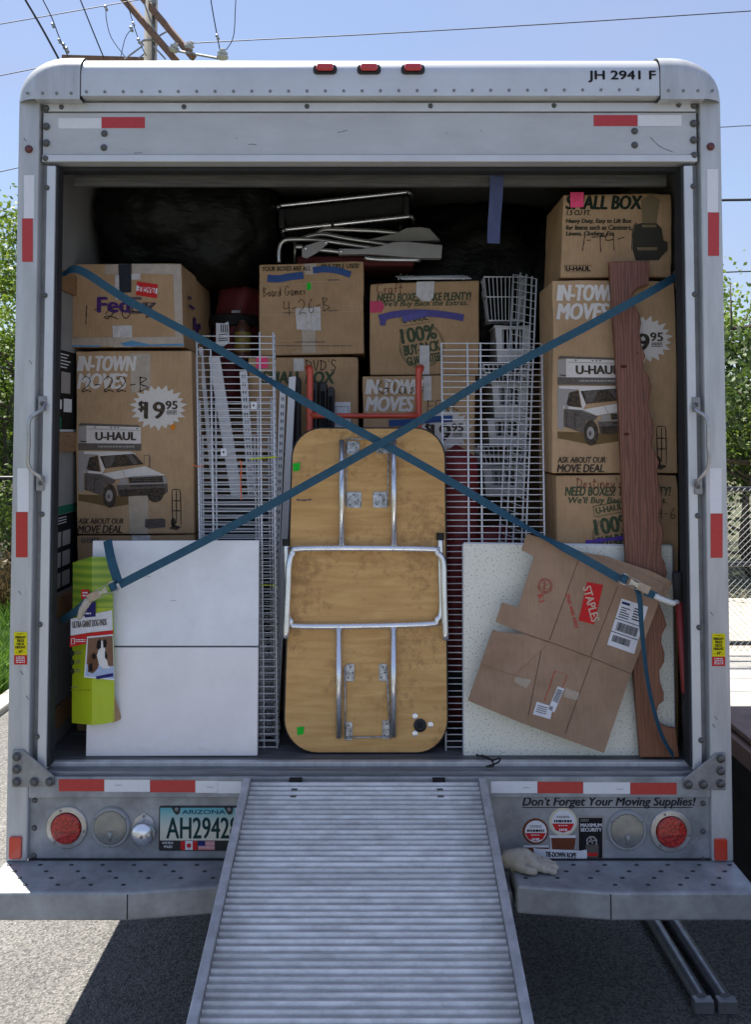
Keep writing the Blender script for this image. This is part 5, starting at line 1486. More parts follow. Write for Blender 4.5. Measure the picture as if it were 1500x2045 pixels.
# --- red hand truck
HTR = mat('red orange paint', (.60, .075, .04), .4, noise_amt=.25, noise_scale=14, coat=.2)
S = Surf(.37, Z_DECK, .03, 730)
t = thing('hand_truck', 'red tubular hand truck standing behind the folding table', 'hand truck', S)
lx, lh = S.q(619, 738); rx, rh = S.q(836, 738); _, ch = S.q(730, 829)
for x, dx in ((lx, -.01), (rx, .012)):
    MB().tube(smoothline([(x, 0, .05), (x, 0, lh * .5), (x, 0, lh - .05), (x + dx * .4, .004, lh - .008), (x + dx, .03, lh + .012), (x + dx, .07, lh + .006)], 5), .0125, 12).build('upright', HTR, t, smooth=True)
for h in (ch, ch - .35, ch - .7):
    MB().tube([(lx, 0, h), (lx + .06, -.001, h - .003), (rx - .06, -.001, h - .003), (rx, 0, h)], [.0135, .0105, .0105, .0135], 12).build('crossbar', HTR, t, smooth=True)
MB().box(lx - .02, rx + .02, -.14, .01, .0, .012).build('toe_plate', HTR, t, bevel=.003)
for x in (lx, rx):
    MB().lathe([(.04, -.03), (.11, -.035), (.125, -.02), (.125, .02), (.11, .035), (.04, .03)], (x, .10, .125), 'x', 24).build('wheel', RUBBER, t, smooth=30)

# --- red bags
REDC = mat('red nylon', (.19, .016, .018), .6, noise_amt=.35, noise_scale=9, bump=.4, bump_scale=14)
def soft_roll(t, p0, p1, r, m, name, seed, n=22, seg=26, sq=1.):
    p0, p1 = Vector(p0), Vector(p1)
    b = MB(); d = (p1 - p0).normalized(); a = d.cross(Vector((0, 1, .3))).normalized(); c = d.cross(a)
    vs, fs = [], []
    for i in range(n + 1):
        f = i / n; e = min(1, math.sqrt(max(0., 1 - (max(0, abs(f - .5) - .42) / .08) ** 2)) + .05)
        for j in range(seg):
            t_ = 2 * math.pi * j / seg
            k = 1 + .1 * noise.noise((math.cos(t_) * 2.2 + seed, math.sin(t_) * 2.2, f * 2.5)) + .07 * math.sin(t_ * 5 + 3 * noise.noise((seed, f * 3, 1)))
            vs.append(p0.lerp(p1, f) + (a * math.cos(t_) + c * math.sin(t_) * sq) * r * e * k)
        if i:
            fs += [((i - 1) * seg + j, (i - 1) * seg + (j + 1) % seg, i * seg + (j + 1) % seg, i * seg + j) for j in range(seg)]
    fs += [tuple(range(seg)), tuple(range(n * seg, (n + 1) * seg))]
    b.add(vs, fs)
    return b.build(name, m, t, smooth=True)
cx = wp(913, 1200, .42).x
t = thing('chair_bag', 'tall red nylon bag with black band standing behind the wide wire shelf', 'bag', loc=(cx, .40, Z_DECK))
zt_ = wp(913, 888, .42).z - Z_DECK
soft_roll(t, (0, 0, 0), (.0, .03, zt_), .078, REDC, 'bag_body', 2.)
z1 = wp(913, 1335, .36).z - Z_DECK; z0_ = wp(913, 1384, .36).z - Z_DECK
MB().lathe([(.086, z0_), (.096, z0_ + .005), (.097, z1 - .005), (.086, z1)], (0, .008, 0), 'z', 24).build('black_band', RUBBER, t, smooth=30)
p0, p1 = wp(455, 700, .92), wp(485, 552, .98)
t = thing('sleeping_bag', 'dark red rolled bag with black strap behind the board games box', 'bag', loc=(p0.x, .9, p0.z))
soft_roll(t, (0, .02, -.25), (.06, .05, .30), .10, mat('dark red nylon', (.16, .02, .024), .65, noise_amt=.35, noise_scale=9, bump=.4, bump_scale=14), 'bag_body', 7.)
MB().lathe([(.10, .10), (.114, .105), (.114, .15), (.10, .155)], (.03, .035, 0), 'z', 24).build('strap_band', RUBBER, t, smooth=30)
MB().box(.03, .07, -.082, -.076, .155, .168).build('buckle', STEEL, t, bevel=.002)
t = thing('bottle', 'tall bottle with yellow green label beside the rolled red bag', 'bottle', loc=(*wp(484, 700, .78).xy, wp(484, 720, .78).z))
hb = wp(484, 640, .78).z - t.location.z
MB().lathe([(.03, 0), (.036, .01), (.036, hb * .7), (.03, hb * .85), (.016, hb * .95), (.016, hb)], axis='z', n=20).build('bottle_body', mat('brown bottle plastic', (.11, .05, .03), .35, noise_amt=.2), t, smooth=40)
MB().lathe([(.0365, hb * .2), (.0368, hb * .22), (.0368, hb * .68), (.0365, hb * .7)], axis='z', n=20).build('label_sleeve', mat('lime label', (.22, .30, .05), .5, noise_amt=.5, noise_scale=25, col2=(.25, .1, .03)), t, smooth=40)
S = Surf(.66, 0)
t = thing('paper_sheet', 'crumpled white paper with black print stuck beside the rolled red bag', 'paper', loc=(0, .66, 0))
decal([[(431, 645), (447, 646), (456, 642), (458, 684), (446, 692), (431, 688)]], S, K_PAPER, t, 'sheet', .0)
decal([[(440 + k * 4, 648), (442 + k * 4, 648), (443 + k * 4, 664), (441 + k * 4, 664)] for k in range(4)] + [[(436, 668 + k * 4), (455, 666 + k * 4), (455, 667.5 + k * 4), (436, 669.5 + k * 4)] for k in range(4)], S, K_BLACK, t, 'small_print', .001)
NAVY = mat('navy blanket', (.015, .018, .032), .85, noise_amt=.4, noise_scale=12, bump=.5, bump_scale=40)
t = thing('blanket', 'dark navy blanket bundled at the foot of the white baskets', 'blanket', loc=(wp(1010, 1100, .5).x, .5, Z_DECK))
soft_roll(t, (-.16, 0, .30), (.19, .02, .30), .24, NAVY, 'blanket_fold', 4., sq=.7); soft_roll(t, (-.14, 0, .50), (.18, .02, .46), .12, NAVY, 'blanket_fold', 5., sq=.9); 
t2 = thing('red_jacket', 'red cloth tucked beside the navy blanket', 'cloth', loc=(wp(975, 1060, .52).x, .47, wp(975, 1075, .5).z - .03))
soft_roll(t2, (-.06, 0, 0), (.07, .05, .02), .07, REDC, 'cloth_fold', 9.)

# --- white baskets
def basket(u0, u1, v0, v1, y, label, wire=False, taper=.12):
    S = Surf(y, 0)
    (xa, za), (xb, zb_) = S.q(u0, v1), S.q(u1, v0)
    S.xc = (xa + xb) / 2; S.z0 = za
    t = thing('storage_basket', label, 'basket', S, group='white baskets stacked beside the craft box')
    w, h, d = (xb - xa) / 2, zb_ - za, .3
    if wire:
        for hh, k in ((h, 1), (h * .55, .9), (0.004, .8)):
            loop = [(-w * k, 0, hh), (w * k, 0, hh), (w * k, d, hh), (-w * k, d, hh)]
            MB().tube(loop, .0035, 6, closed=True).build('rim_wire', WHITEMETAL, t)
        b = MB()
        for i in range(11):
            f = -1 + 2 * i / 10
            b.tube([(w * f, 0, h), (w * f * .8, 0, .004), (w * f * .8, d, .004), (w * f, d, h)], .0016, 5)
            yy = d * i / 10
            b.tube([(-w, yy, h), (-w * .8, yy, .004), (w * .8, yy, .004), (w, yy, h)], .0016, 5)
        b.build('mesh_wires', WHITEMETAL, t)
        return t
    k = 1 - taper
    b = MB()
    # front with opening
    o = .62
    for x0, x1, z0, z1 in ((-1, -o, 0, 1), (o, 1, 0, 1), (-o, o, 0, .38), (-o, o, .92, 1)):
        q = [(x * w * (k + (1 - k) * z), z * h) for x, z in ((x0, z0), (x1, z0), (x1, z1), (x0, z1))]
        b.prism(q, 0, .004)
    b.build('front_panel', WHITEPLASTIC, t)
    for s in (-1, 1):
        MB().add([(s * w * k, .004, 0), (s * w * k, d, 0), (s * w, d, h), (s * w, .004, h)], [(0, 1, 2, 3)]).build('side_panel', WHITEPLASTIC, t, recalc=False)
    MB().box(-w * k, w * k, .004, d, 0, .004).build('bottom', WHITEPLASTIC, t)
    MB().box(-w * k, w * k, d, d + .004, 0, h * .97).build('back_panel', WHITEPLASTIC, t)
    r_ = MB(); r_.tube([(-w * 1.02, -.003, h), (w * 1.02, -.003, h), (w * 1.02, d + .004, h), (-w * 1.02, d + .004, h)], .005, 8, closed=True); r_.build('rim', WHITEPLASTIC, t)
    for i in range(5):
        x = -o * w * .8 + i * o * w * .4
        MB().box(x - .003, x + .003, .02, .024, .38 * h, .92 * h).build('divider_rib', WHITEPLASTIC, t)
    return t
basket(968, 1052, 553, 642, .68, 'white wire basket topmost of the basket column', True)
basket(990, 1058, 652, 724, .66, 'white plastic basket just under the top wire basket')
basket(966, 1060, 728, 764, .62, 'shallow white wire basket in the upper half of the column', True)
basket(984, 1056, 766, 834, .66, 'white plastic basket below the shallow wire basket')
basket(974, 1056, 838, 890, .66, 'white plastic basket in the middle of the column')
basket(955, 1056, 892, 930, .62, 'wide shallow white wire basket low in the column', True)
basket(966, 1052, 932, 992, .66, 'white plastic basket lowest of the column')

# --- folded chairs lying on top
TUBEM = mat('satin aluminium tube', (.55, .55, .54), .3, .85, noise_amt=.2, noise_scale=30)
ARMP = mat('grey arm plastic', (.30, .30, .30), .5, noise_amt=.15, noise_scale=15)
BFAB = mat('black sling fabric', (.016, .017, .018), .8, noise_amt=.3, noise_scale=40)
zc_ = wp(700, 516, .75).z
t = thing('lounge_chair', 'folded black sling chair with bright metal tubes, topmost of the load', 'chair', loc=(wp(690, 420, .75).x, .75, zc_))
L = Vector(t.location)
q = lambda u, v, y: wp(u, v, y) - L
for (a, c) in (((556, 411), (817, 383)), ((566, 459), (822, 432))):
    p0, p1 = q(*a, .72), q(*c, .72); dn = Vector((0, .05, -.012))
    MB().tube(smoothline([tuple(p0 + Vector((-.012, .3, .0))), tuple(p0 + Vector((-.012, .05, -.006))), tuple(p0 + Vector((.006, .004, 0))), tuple(p0.lerp(p1, .1)), tuple(p0.lerp(p1, .9)), tuple(p1 + Vector((-.006, .004, 0))), tuple(p1 + Vector((.012, .05, -.006))), tuple(p1 + Vector((.012, .3, 0)))], 5), .0085, 12).build('frame_tube', CHROME, t, smooth=True)
a, b_, c, d = q(562, 416, .74), q(812, 388, .74), q(816, 436, .74), q(570, 462, .74)
MB().add([a, b_, c, d, a + Vector((0, .28, 0)), b_ + Vector((0, .28, 0)), c + Vector((0, .28, 0)), d + Vector((0, .28, 0))], [(3, 2, 1, 0), (4, 5, 6, 7), (0, 1, 5, 4), (1, 2, 6, 5), (2, 3, 7, 6), (3, 0, 4, 7)]).build('sling', BFAB, t, bevel=.01)
for u, v in ((562, 436), (812, 410)):
    p = q(u, v, .715); MB().box(p.x - .012, p.x + .012, p.y, p.y + .05, p.z - .04, p.z + .04).build('corner_joint', BLACKP, t, bevel=.004)
p = q(664, 449, .708); MB().box(p.x - .007, p.x + .007, p.y, p.y + .02, p.z - .014, p.z + .014).build('tube_clip', BLACKP, t, bevel=.002)
for y in (.86, .98):
    MB().tube([q(590, 462, y), q(588, 530, y) * 1.0], .008, 8).build('leg', TUBEM, t, smooth=True); MB().tube([q(800, 436, y), q(800, 530, y)], .008, 8).build('leg', TUBEM, t, smooth=True)
t = thing('lawn_chair', 'folded lawn chair with grey plastic armrests lying on the board games box', 'chair', loc=(wp(700, 520, .68).x, .68, wp(700, 520, .68).z))
L = Vector(t.location)
for pts, y in (([(557, 525), (557, 500), (563, 484), (580, 478), (640, 480), (720, 492), (790, 501)], .68), ([(598, 478), (640, 468), (690, 476), (750, 485), (800, 494)], .70), ([(632, 467), (650, 459), (690, 459), (760, 462), (810, 468)], .72), ([(612, 496), (660, 501), (705, 505), (780, 505)], .66), ([(590, 493), (605, 493)], .67), ([(728, 515), (760, 518), (840, 519)], .655)):
    MB().tube(smoothline([tuple(q(u, v, y)) for u, v in pts], 5), .0095, 10).build('frame_tube', TUBEM, t, smooth=True)
def flat_arm(pts, y, th=.02, m=ARMP):
    MB().prism([(q(u, v, y).x, q(u, v, y).z) for u, v in pts], y - L.y, y - L.y + th).build('armrest', m, t, bevel=.003)
flat_arm([(675, 500), (678, 496), (720, 497), (760, 491), (785, 483), (810, 482), (884, 489), (882, 515), (840, 515), (800, 512), (740, 507), (676, 508)], .64, .05)
flat_arm([(735, 478), (790, 466), (812, 455), (838, 453), (858, 456), (880, 480), (800, 482)], .70, .05)
flat_arm([(603, 497), (610, 490), (642, 480), (652, 481), (655, 486), (632, 505), (612, 516), (602, 512)], .63, .012)
for u, v in ((610, 496), (651, 484), (681, 502), (753, 461), (735, 482)):
    p = q(u, v, .628 if u < 700 else .69); MB().lathe([(.005, 0), (.005, -.004), (.002, -.006)], p, 'y', 10).build('rivet', CHROME, t, smooth=40)
DRED = mat('maroon canvas', (.12, .018, .02), .8, noise_amt=.3, noise_scale=20)
p0, p1 = q(592, 520, .70), q(828, 545, .70)
MB().box(p0.x, p1.x, .02, .3, p1.z + .03, p0.z + .02).build('canvas_seat', DRED, t, bevel=.012)

# --- white cabinet
S = Surf(.115, Z_DECK, .055, 345)
WCAB = mat('white painted board', (.85, .865, .89), .5, noise_amt=.16, noise_scale=5, bump=.12, bump_scale=30)
WCAB2 = mat('white creased laminate', (.88, .85, .845), .32, noise_amt=.14, noise_scale=3, bump=.6, bump_scale=4)
t = thing('white_cabinet', 'white two-panel cabinet standing on the deck with dents along its bottom edge', 'cabinet', S)
MB().prism([S.q(190, 1084), S.q(515, 1084), S.q(512, 1507), S.q(178, 1507)], .012, .06).build('carcass', mat('cabinet side grey', (.16, .16, .16), .6), t)
MB().prism([S.q(184, 1080), S.q(517, 1079), S.q(516, 1290), S.q(180, 1290)], 0, .0115).build('upper_panel', WCAB, t, bevel=.003)
lp_ = MB().prism([S.q(176, 1293), S.q(516, 1293), S.q(514, 1509), S.q(171, 1510)], -.004, .0115).build('lower_panel', WCAB2, t, bevel=.003)
# dents
for u, v, w, h in ((270, 1497, 40, 14), (395, 1496, 26, 16), (310, 1478, 30, 8)):
    x, hh = S.q(u, v); (x2, _), (_, h2) = S.q(u + w, v), S.q(u, v - h)
    MB().add([(x, -.0042, hh), (x2, -.0042, hh - .004), ((x + x2) / 2, -.010, hh + .01), (x + .01, -.0042, h2), (x2 - .01, -.0042, h2 - .004)], [(0, 1, 2), (0, 2, 3), (2, 4, 3), (1, 4, 2)]).build('crease', WCAB2, t, smooth=True)
stroke([[(280, 1150), (300, 1151)], [(340, 1200), (352, 1199)], [(430, 1300), (440, 1303)], [(452, 1315), (470, 1318)]], S, .002, K_LGREY, t, 'scuff', off=.0015)

# --- green dog pad packaging, flattened and bent
S = Surf(.085, Z_DECK, .045, 185)
def pad_mat():
    m, n, l, b = _new('lime packaging')
    tc = n.new('ShaderNodeTexCoord'); sp = n.new('ShaderNodeSeparateXYZ'); l.new(tc.outputs['Object'], sp.inputs[0])
    w = n.new('ShaderNodeTexWave'); w.bands_direction = 'Z'; w.inputs['Scale'].default_value = 11; w.inputs['Distortion'].default_value = .7; w.inputs['Detail'].default_value = 2
    mp = n.new('ShaderNodeMapping'); mp.inputs['Scale'].default_value = (.2, 1, 1); l.new(tc.outputs['Object'], mp.inputs['Vector']); l.new(mp.outputs['Vector'], w.inputs['Vector'])
    r = n.new('ShaderNodeValToRGB'); r.color_ramp.elements[0].color = (.16, .30, .03, 1); r.color_ramp.elements[1].color = (.34, .46, .04, 1)
    l.new(w.outputs['Fac'], r.inputs['Fac'])
    gt = n.new('ShaderNodeMath'); gt.operation = 'GREATER_THAN'; gt.inputs[1].default_value = S.q(180, 1215)[1]; l.new(sp.outputs['Z'], gt.inputs[0])
    mx = n.new('ShaderNodeMixRGB'); mx.inputs['Color1'].default_value = (.43, .53, .015, 1); l.new(gt.outputs[0], mx.inputs['Fac']); l.new(r.outputs['Color'], mx.inputs['Color2'])
    l.new(mx.outputs['Color'], b.inputs['Base Color']); b.inputs['Roughness'].default_value = .35; b.inputs['Coat Weight'].default_value = .2
    return m
t = thing('dog_pad_carton', 'flattened lime green dog pad carton squeezed under the lower strap', 'packaging', S)
PADM = pad_mat()
cols = [(137, 1126, 1450, .040), (160, 1118, 1449, .020), (183, 1112, 1448, .0), (205, 1112, 1446, .001), (222, 1114, 1442, .003)]
b = MB(); vs, fs = [], []
NV = 14
for i, (u, va, vb, yo) in enumerate(cols):
    for k in range(NV):
        v = va + (vb - va) * k / (NV - 1)
        uu = u + (2 if i == 4 else 0) * math.sin(k / NV * 3) + (5 * k / NV if i == 4 else -2 * k / NV if i == 0 else 0)
        x, h = S.q(uu, v); vs.append((x, yo + .0012 * math.sin(k * .9 + i * 2), h))
for i in range(len(cols) - 1):
    for k in range(NV - 1): fs.append((i * NV + k, i * NV + k + 1, (i + 1) * NV + k + 1, (i + 1) * NV + k))
b.add(vs, fs)
o = b.build('front_sheet', PADM, t, smooth=False)
sd = o.modifiers.new('thickness', 'SOLIDIFY'); sd.thickness = .003; sd.offset = 1
MB().add([S.q(228, 1390)[:1] + (.002, S.q(228, 1390)[1]), S.q(238, 1440)[:1] + (.03, S.q(238, 1440)[1]), S.q(224, 1444)[:1] + (.002, S.q(224, 1444)[1])], [(0, 1, 2)]).build('torn_flap', CARDS[0], t, recalc=False)
def pad(polys, m, nm, off): return decal(polys, S, m, t, nm, off)
O_ = .0035
pad([[(141, 1236), (183, 1226), (224, 1218), (225, 1258), (183, 1262), (141, 1269)]], K_PAPER, 'white_band', O_)
pad([[(140, 1270), (183, 1263), (226, 1258), (226, 1269), (174, 1270), (172, 1285), (139, 1292)]], K_RED, 'red_band', O_)
pad([[(164, 1212), (191, 1200), (191, 1231), (170, 1233)]], ink('violet logo', (50, 46, 110)), 'brand_square', O_ + .001)
pad([rect(162, 1177, 178, 1196)], K_RED, 'red_tab', O_ + .001)
bars(S, (165, 1182, 176, 1193), 2, K_PAPER, t, off=O_ + .002)
pad([ell(170, 1217, 3, 4, 10), [(170, 1211), (173, 1210), (173, 1213)]], K_PAPER, 'paw_mark', O_ + .002); bars(S, (168, 1223, 182, 1227), 1, K_PAPER, t, off=O_ + .002, fill=.8)
text('ULTRA GIANT DOG PADS', S, (145, 1238, 213, 1251), K_GREY, t, bold=.02, rot=5, off=O_ + .002)
bars(S, (157, 1251, 189, 1252.5), 1, K_LGREY, t, off=O_ + .002)
stroke([[(143, 1275), (149, 1274), (149, 1285), (143, 1286), (143, 1275)]], S, .003, K_PAPER, t, 'small_print', off=O_ + .002, n=0); bars(S, (151, 1276, 171, 1283), 2, K_PAPER, t, off=O_ + .002)
for k in range(3):
    pad([ell(145, 1304 + k * 18, 4, 6, 12)], ink('dark green dot', (30, 44, 26)), 'feature_dot', O_ + .001); bars(S, (150, 1300 + k * 18, 163 - k, 1308 + k * 18), 2, K_GREY, t, off=O_ + .001, seed=k)
pad([[(174, 1271), (226, 1266), (229, 1358), (168, 1352)]], K_PAPER, 'photo_border', O_ + .0015)
pad([[(176, 1274), (225, 1269), (227, 1330), (173, 1326)]], ink('photo room', (128, 96, 76)), 'photo_background', O_ + .0022)
pad([[(173, 1326), (227, 1330), (228, 1355), (170, 1349)]], ink('photo pad', (170, 186, 214)), 'photo_floor', O_ + .0022)
DW, DB, DN = ink('photo white', (224, 220, 216)), ink('photo black', (30, 28, 28)), ink('photo brown', (108, 74, 52))
pad([[(199, 1292), (209, 1290), (213, 1306), (216, 1328), (222, 1334), (206, 1334), (198, 1326), (194, 1308)]], DW, 'photo_dog', O_ + .003)
pad([[(195, 1280), (200, 1275), (203, 1281), (202, 1293), (197, 1297), (193, 1292)], [(206, 1280), (211, 1275), (214, 1282), (212, 1292), (207, 1293)], [(210, 1297), (215, 1308), (214, 1318), (210, 1312)]], DB, 'photo_dog', O_ + .0036)
pad([[(202, 1279), (206, 1279), (207, 1291), (204, 1296), (201, 1291)]], DW, 'photo_dog', O_ + .0036)
pad([[(180, 1308), (187, 1301), (196, 1303), (199, 1315), (196, 1334), (186, 1344), (176, 1341), (176, 1324)]], DN, 'photo_cat', O_ + .0032)
pad([[(186, 1304), (192, 1306), (192, 1314), (187, 1316), (184, 1310)], [(178, 1328), (184, 1322), (186, 1338), (179, 1341)]], DB, 'photo_cat', O_ + .0038)
pad([[(192, 1350), (226, 1343), (227, 1350), (193, 1356)]], ink('violet logo', (50, 46, 110)), 'photo_caption', O_ + .003)
bars(S, (141, 1371, 155, 1374), 1, K_GREY, t, off=O_); bars(S, (141, 1377, 180, 1380), 1, ink('olive print', (120, 130, 20)), t, off=O_)

# --- folding table
S = Surf(.135, Z_DECK, .10, 732)
def table_mat():
    m, n, l, b = _new('stained plywood')
    tc = n.new('ShaderNodeTexCoord')
    mp = n.new('ShaderNodeMapping'); mp.inputs['Scale'].default_value = (1, 1, 7); l.new(tc.outputs['Object'], mp.inputs['Vector'])
    t1 = n.new('ShaderNodeTexNoise'); t1.inputs['Scale'].default_value = 6; t1.inputs['Detail'].default_value = 8; t1.inputs['Distortion'].default_value = .5; l.new(mp.outputs['Vector'], t1.inputs['Vector'])
    r = n.new('ShaderNodeValToRGB'); r.color_ramp.elements[0].position = .3; r.color_ramp.elements[0].color = (.50, .265, .078, 1); r.color_ramp.elements[1].position = .72; r.color_ramp.elements[1].color = (.66, .395, .14, 1)
    l.new(t1.outputs['Fac'], r.inputs['Fac'])
    t2 = n.new('ShaderNodeTexNoise'); t2.inputs['Scale'].default_value = 34; t2.inputs['Detail'].default_value = 6; t2.inputs['Roughness'].default_value = .7; l.new(tc.outputs['Object'], t2.inputs['Vector'])
    t3 = n.new('ShaderNodeTexNoise'); t3.inputs['Scale'].default_value = 3.2; t3.inputs['Detail'].default_value = 2; l.new(tc.outputs['Object'], t3.inputs['Vector'])
    mu = n.new('ShaderNodeMath'); mu.operation = 'MULTIPLY'; l.new(t2.outputs['Fac'], mu.inputs[0]); l.new(t3.outputs['Fac'], mu.inputs[1])
    r2 = n.new('ShaderNodeValToRGB'); r2.color_ramp.elements[0].position = .27; r2.color_ramp.elements[0].color = (0, 0, 0, 1); r2.color_ramp.elements[1].position = .35; r2.color_ramp.elements[1].color = (.5, .5, .5, 1)
    l.new(mu.outputs[0], r2.inputs['Fac'])
    mx = n.new('ShaderNodeMixRGB'); mx.inputs['Color2'].default_value = (.25, .12, .032, 1); l.new(r2.outputs['Color'], mx.inputs['Fac']); l.new(r.outputs['Color'], mx.inputs['Color1'])
    l.new(mx.outputs['Color'], b.inputs['Base Color']); b.inputs['Roughness'].default_value = .5
    bp = n.new('ShaderNodeBump'); bp.inputs['Strength'].default_value = .1; bp.inputs['Distance'].default_value = .004; l.new(t2.outputs['Fac'], bp.inputs['Height']); l.new(bp.outputs['Normal'], b.inputs['Normal'])
    return m
t = thing('folding_table', 'folding table on edge showing its worn wooden underside and chrome legs', 'table', S)
def rpx(cu, cv, ru, rv, a0, a1, n=8): return [(cu + ru * math.cos(R(a0 + (a1 - a0) * i / n)), cv - rv * math.sin(R(a0 + (a1 - a0) * i / n))) for i in range(n + 1)]
def tabout(g):
    o = rpx(830, 917, 61 + g, 64 + g, 0, 90) + rpx(642, 917, 61 + g, 64 + g, 90, 180) + rpx(634, 1436, 68 + g, 69 + g, 180, 270) + rpx(832, 1436, 64 + g, 69 + g, 270, 360)
    return [S.q(*p) for p in o]
MB().prism(tabout(0), 0, .03).build('table_top', mat('table rim', (.022, .02, .019), .6), t, bevel=.003)
MB().prism(tabout(-3.2), -.0025, -.0002).build('underside_board', table_mat(), t)
R_ = .0118
def P3(u, v, off): x, h = S.q(u, v); return (x, -off, h)
# leg frame hinged at the top
a = .030
loop1 = [P3(573, 1272, a + .006), P3(577, 1180, a + .005), P3(579, 1128, a + .004), P3(586, 1106, a), P3(608, 1095, a)] + [P3(850, 1096, a), P3(872, 1104, a), P3(884, 1122, a), P3(886, 1180, a), P3(889, 1276, a)]
l1 = MB().tube(smoothline(loop1, 5), R_, 12).build('leg_frame', CHROME, t, smooth=True)
b2 = .016
loop2 = [P3(572, 1084, b2), P3(574, 1150, b2), P3(575, 1220, b2), P3(582, 1240, b2), P3(604, 1250, b2), P3(850, 1246, b2), P3(872, 1236, b2), P3(881, 1220, b2), P3(880, 1150, b2), P3(879, 1072, b2)]
l2 = MB().tube(smoothline(loop2, 5), R_ * .95, 12).build('leg_frame', CHROME, t, smooth=True)
for p in ((572, 1084, 572, 1076), (879, 1072, 879, 1064)):
    MB().tube([P3(p[0], p[1] + 6, b2), P3(p[2], p[3], b2)], R_ * 1.2, 12).build('foot_cap', RUBBER, t, smooth=40)
for us, v0, v1, lf, off in ((683, 880, 1092, l1, a), (786, 880, 1092, l1, a), (677, 1472, 1250, l2, b2), (786, 1470, 1250, l2, b2)):
    MB().tube([P3(us, v0, off - .004), P3(us + (1 if us > 700 and v0 < 1000 else 0), v1, off)], R_ * .95, 12).build('leg_strut', CHROME, t, smooth=True)
ZINC = mat('zinc hinge plate', (.62, .64, .66), .35, .6, noise_amt=.5, noise_scale=60, col2=(.20, .19, .17))
for q4 in ((693, 881, 718, 908), (752, 881, 778, 906), (692, 982, 722, 1014), (745, 982, 775, 1014), (691, 1325, 708, 1360), (757, 1325, 773, 1360), (688, 1441, 704, 1478), (763, 1438, 781, 1475)):
    (x0, h1), (x1, h0) = S.q(q4[0], q4[1]), S.q(q4[2], q4[3])
    hp_ = MB().prism(round_rect(x0, h0, x1, h1, .006, 3), -.0062, -.0028).build('hinge_plate', ZINC, t, bevel=.0008)
    for k in range(3):
        xx = x0 + (x1 - x0) * (.25, .75, .5)[k]; hh = h0 + (h1 - h0) * (.2, .5, .8)[k]
        MB().lathe([(.0035, -.0062), (.003, -.0078)], (xx, 0, hh), 'y', 8).build('screw', BOLT, hp_)
for L_ in ([(693, 880), (691, 1010)], [(777, 880), (774, 1010)], [(690, 877), (780, 877)], [(689, 1330), (690, 1474)], [(772, 1330), (780, 1474)], [(690, 1472), (780, 1470)]):
    MB().tube([P3(*L_[0], .010), P3(*L_[1], .012)], .0028, 6).build('brace_rod', ZINC, t, smooth=True)
c = P3(839, 1448, 0)
MB().lathe([(.023, -.0026), (.023, -.007), (.018, -.009), (.018, -.004)], (c[0], 0, c[2]), 'y', 24).build('socket_ring', BLACKP, t, smooth=30)
MB().box(c[0] - .009, c[0] + .009, -.0105, -.0095, c[2] - .009, c[2] + .009).build('socket_hole', mat('slot black', (.006, .006, .007), .8), t)
for p in ((829, 1430), (860, 1447), (829, 1465)):
    x, h = S.q(*p); MB().lathe([(.010, -.0026), (.010, -.004), (.005, -.0055), (.003, -.0055)], (x, 0, h), 'y', 14).build('washer', CHROME, t, smooth=40)
for u, v in ((592, 933), (600, 1459)):
    decal([[(u - 7, v - 7), (u + 8, v - 9), (u + 6, v + 7), (u - 6, v + 9)]], S, K_NEON, t, 'green_sticker', .004)
stroke([[(592, 998), (610, 999), (622, 997)]], S, .006, ink('purple scribble', (104, 80, 100)), t, 'pen_mark', off=.0036)

# --- cream speckled board
S = Surf(.125, Z_DECK, .065, 1137)
def speck():
    m, n, l, b = _new('speckled laminate')
    tc = n.new('ShaderNodeTexCoord'); t1 = n.new('ShaderNodeTexNoise'); t1.inputs['Scale'].default_value = 150; t1.inputs['Detail'].default_value = 2; l.new(tc.outputs['Object'], t1.inputs['Vector'])
    r = n.new('ShaderNodeValToRGB'); r.color_ramp.elements[0].position = .33; r.color_ramp.elements[0].color = (.42, .41, .32, 1); r.color_ramp.elements[1].position = .43; r.color_ramp.elements[1].color = (.78, .77, .66, 1)
    l.new(t1.outputs['Fac'], r.inputs['Fac']); l.new(r.outputs['Color'], b.inputs['Base Color']); b.inputs['Roughness'].default_value = .35
    return m
t = thing('speckled_board', 'cream speckled tabletop board with metal edging behind the flattened carton', 'board', S)
qd = [S.q(927, 1086), S.q(1342, 1091), S.q(1348, 1512), S.q(928, 1509)]
MB().prism(qd, .0, .018).build('laminate_face', speck(), t)
for i in range(4):
    a_, c_ = qd[i], qd[(i + 1) % 4]
    MB().tube([(a_[0], .006, a_[1]), (c_[0], .006, c_[1])], .0062, 6).build('edging', ALU2, t)

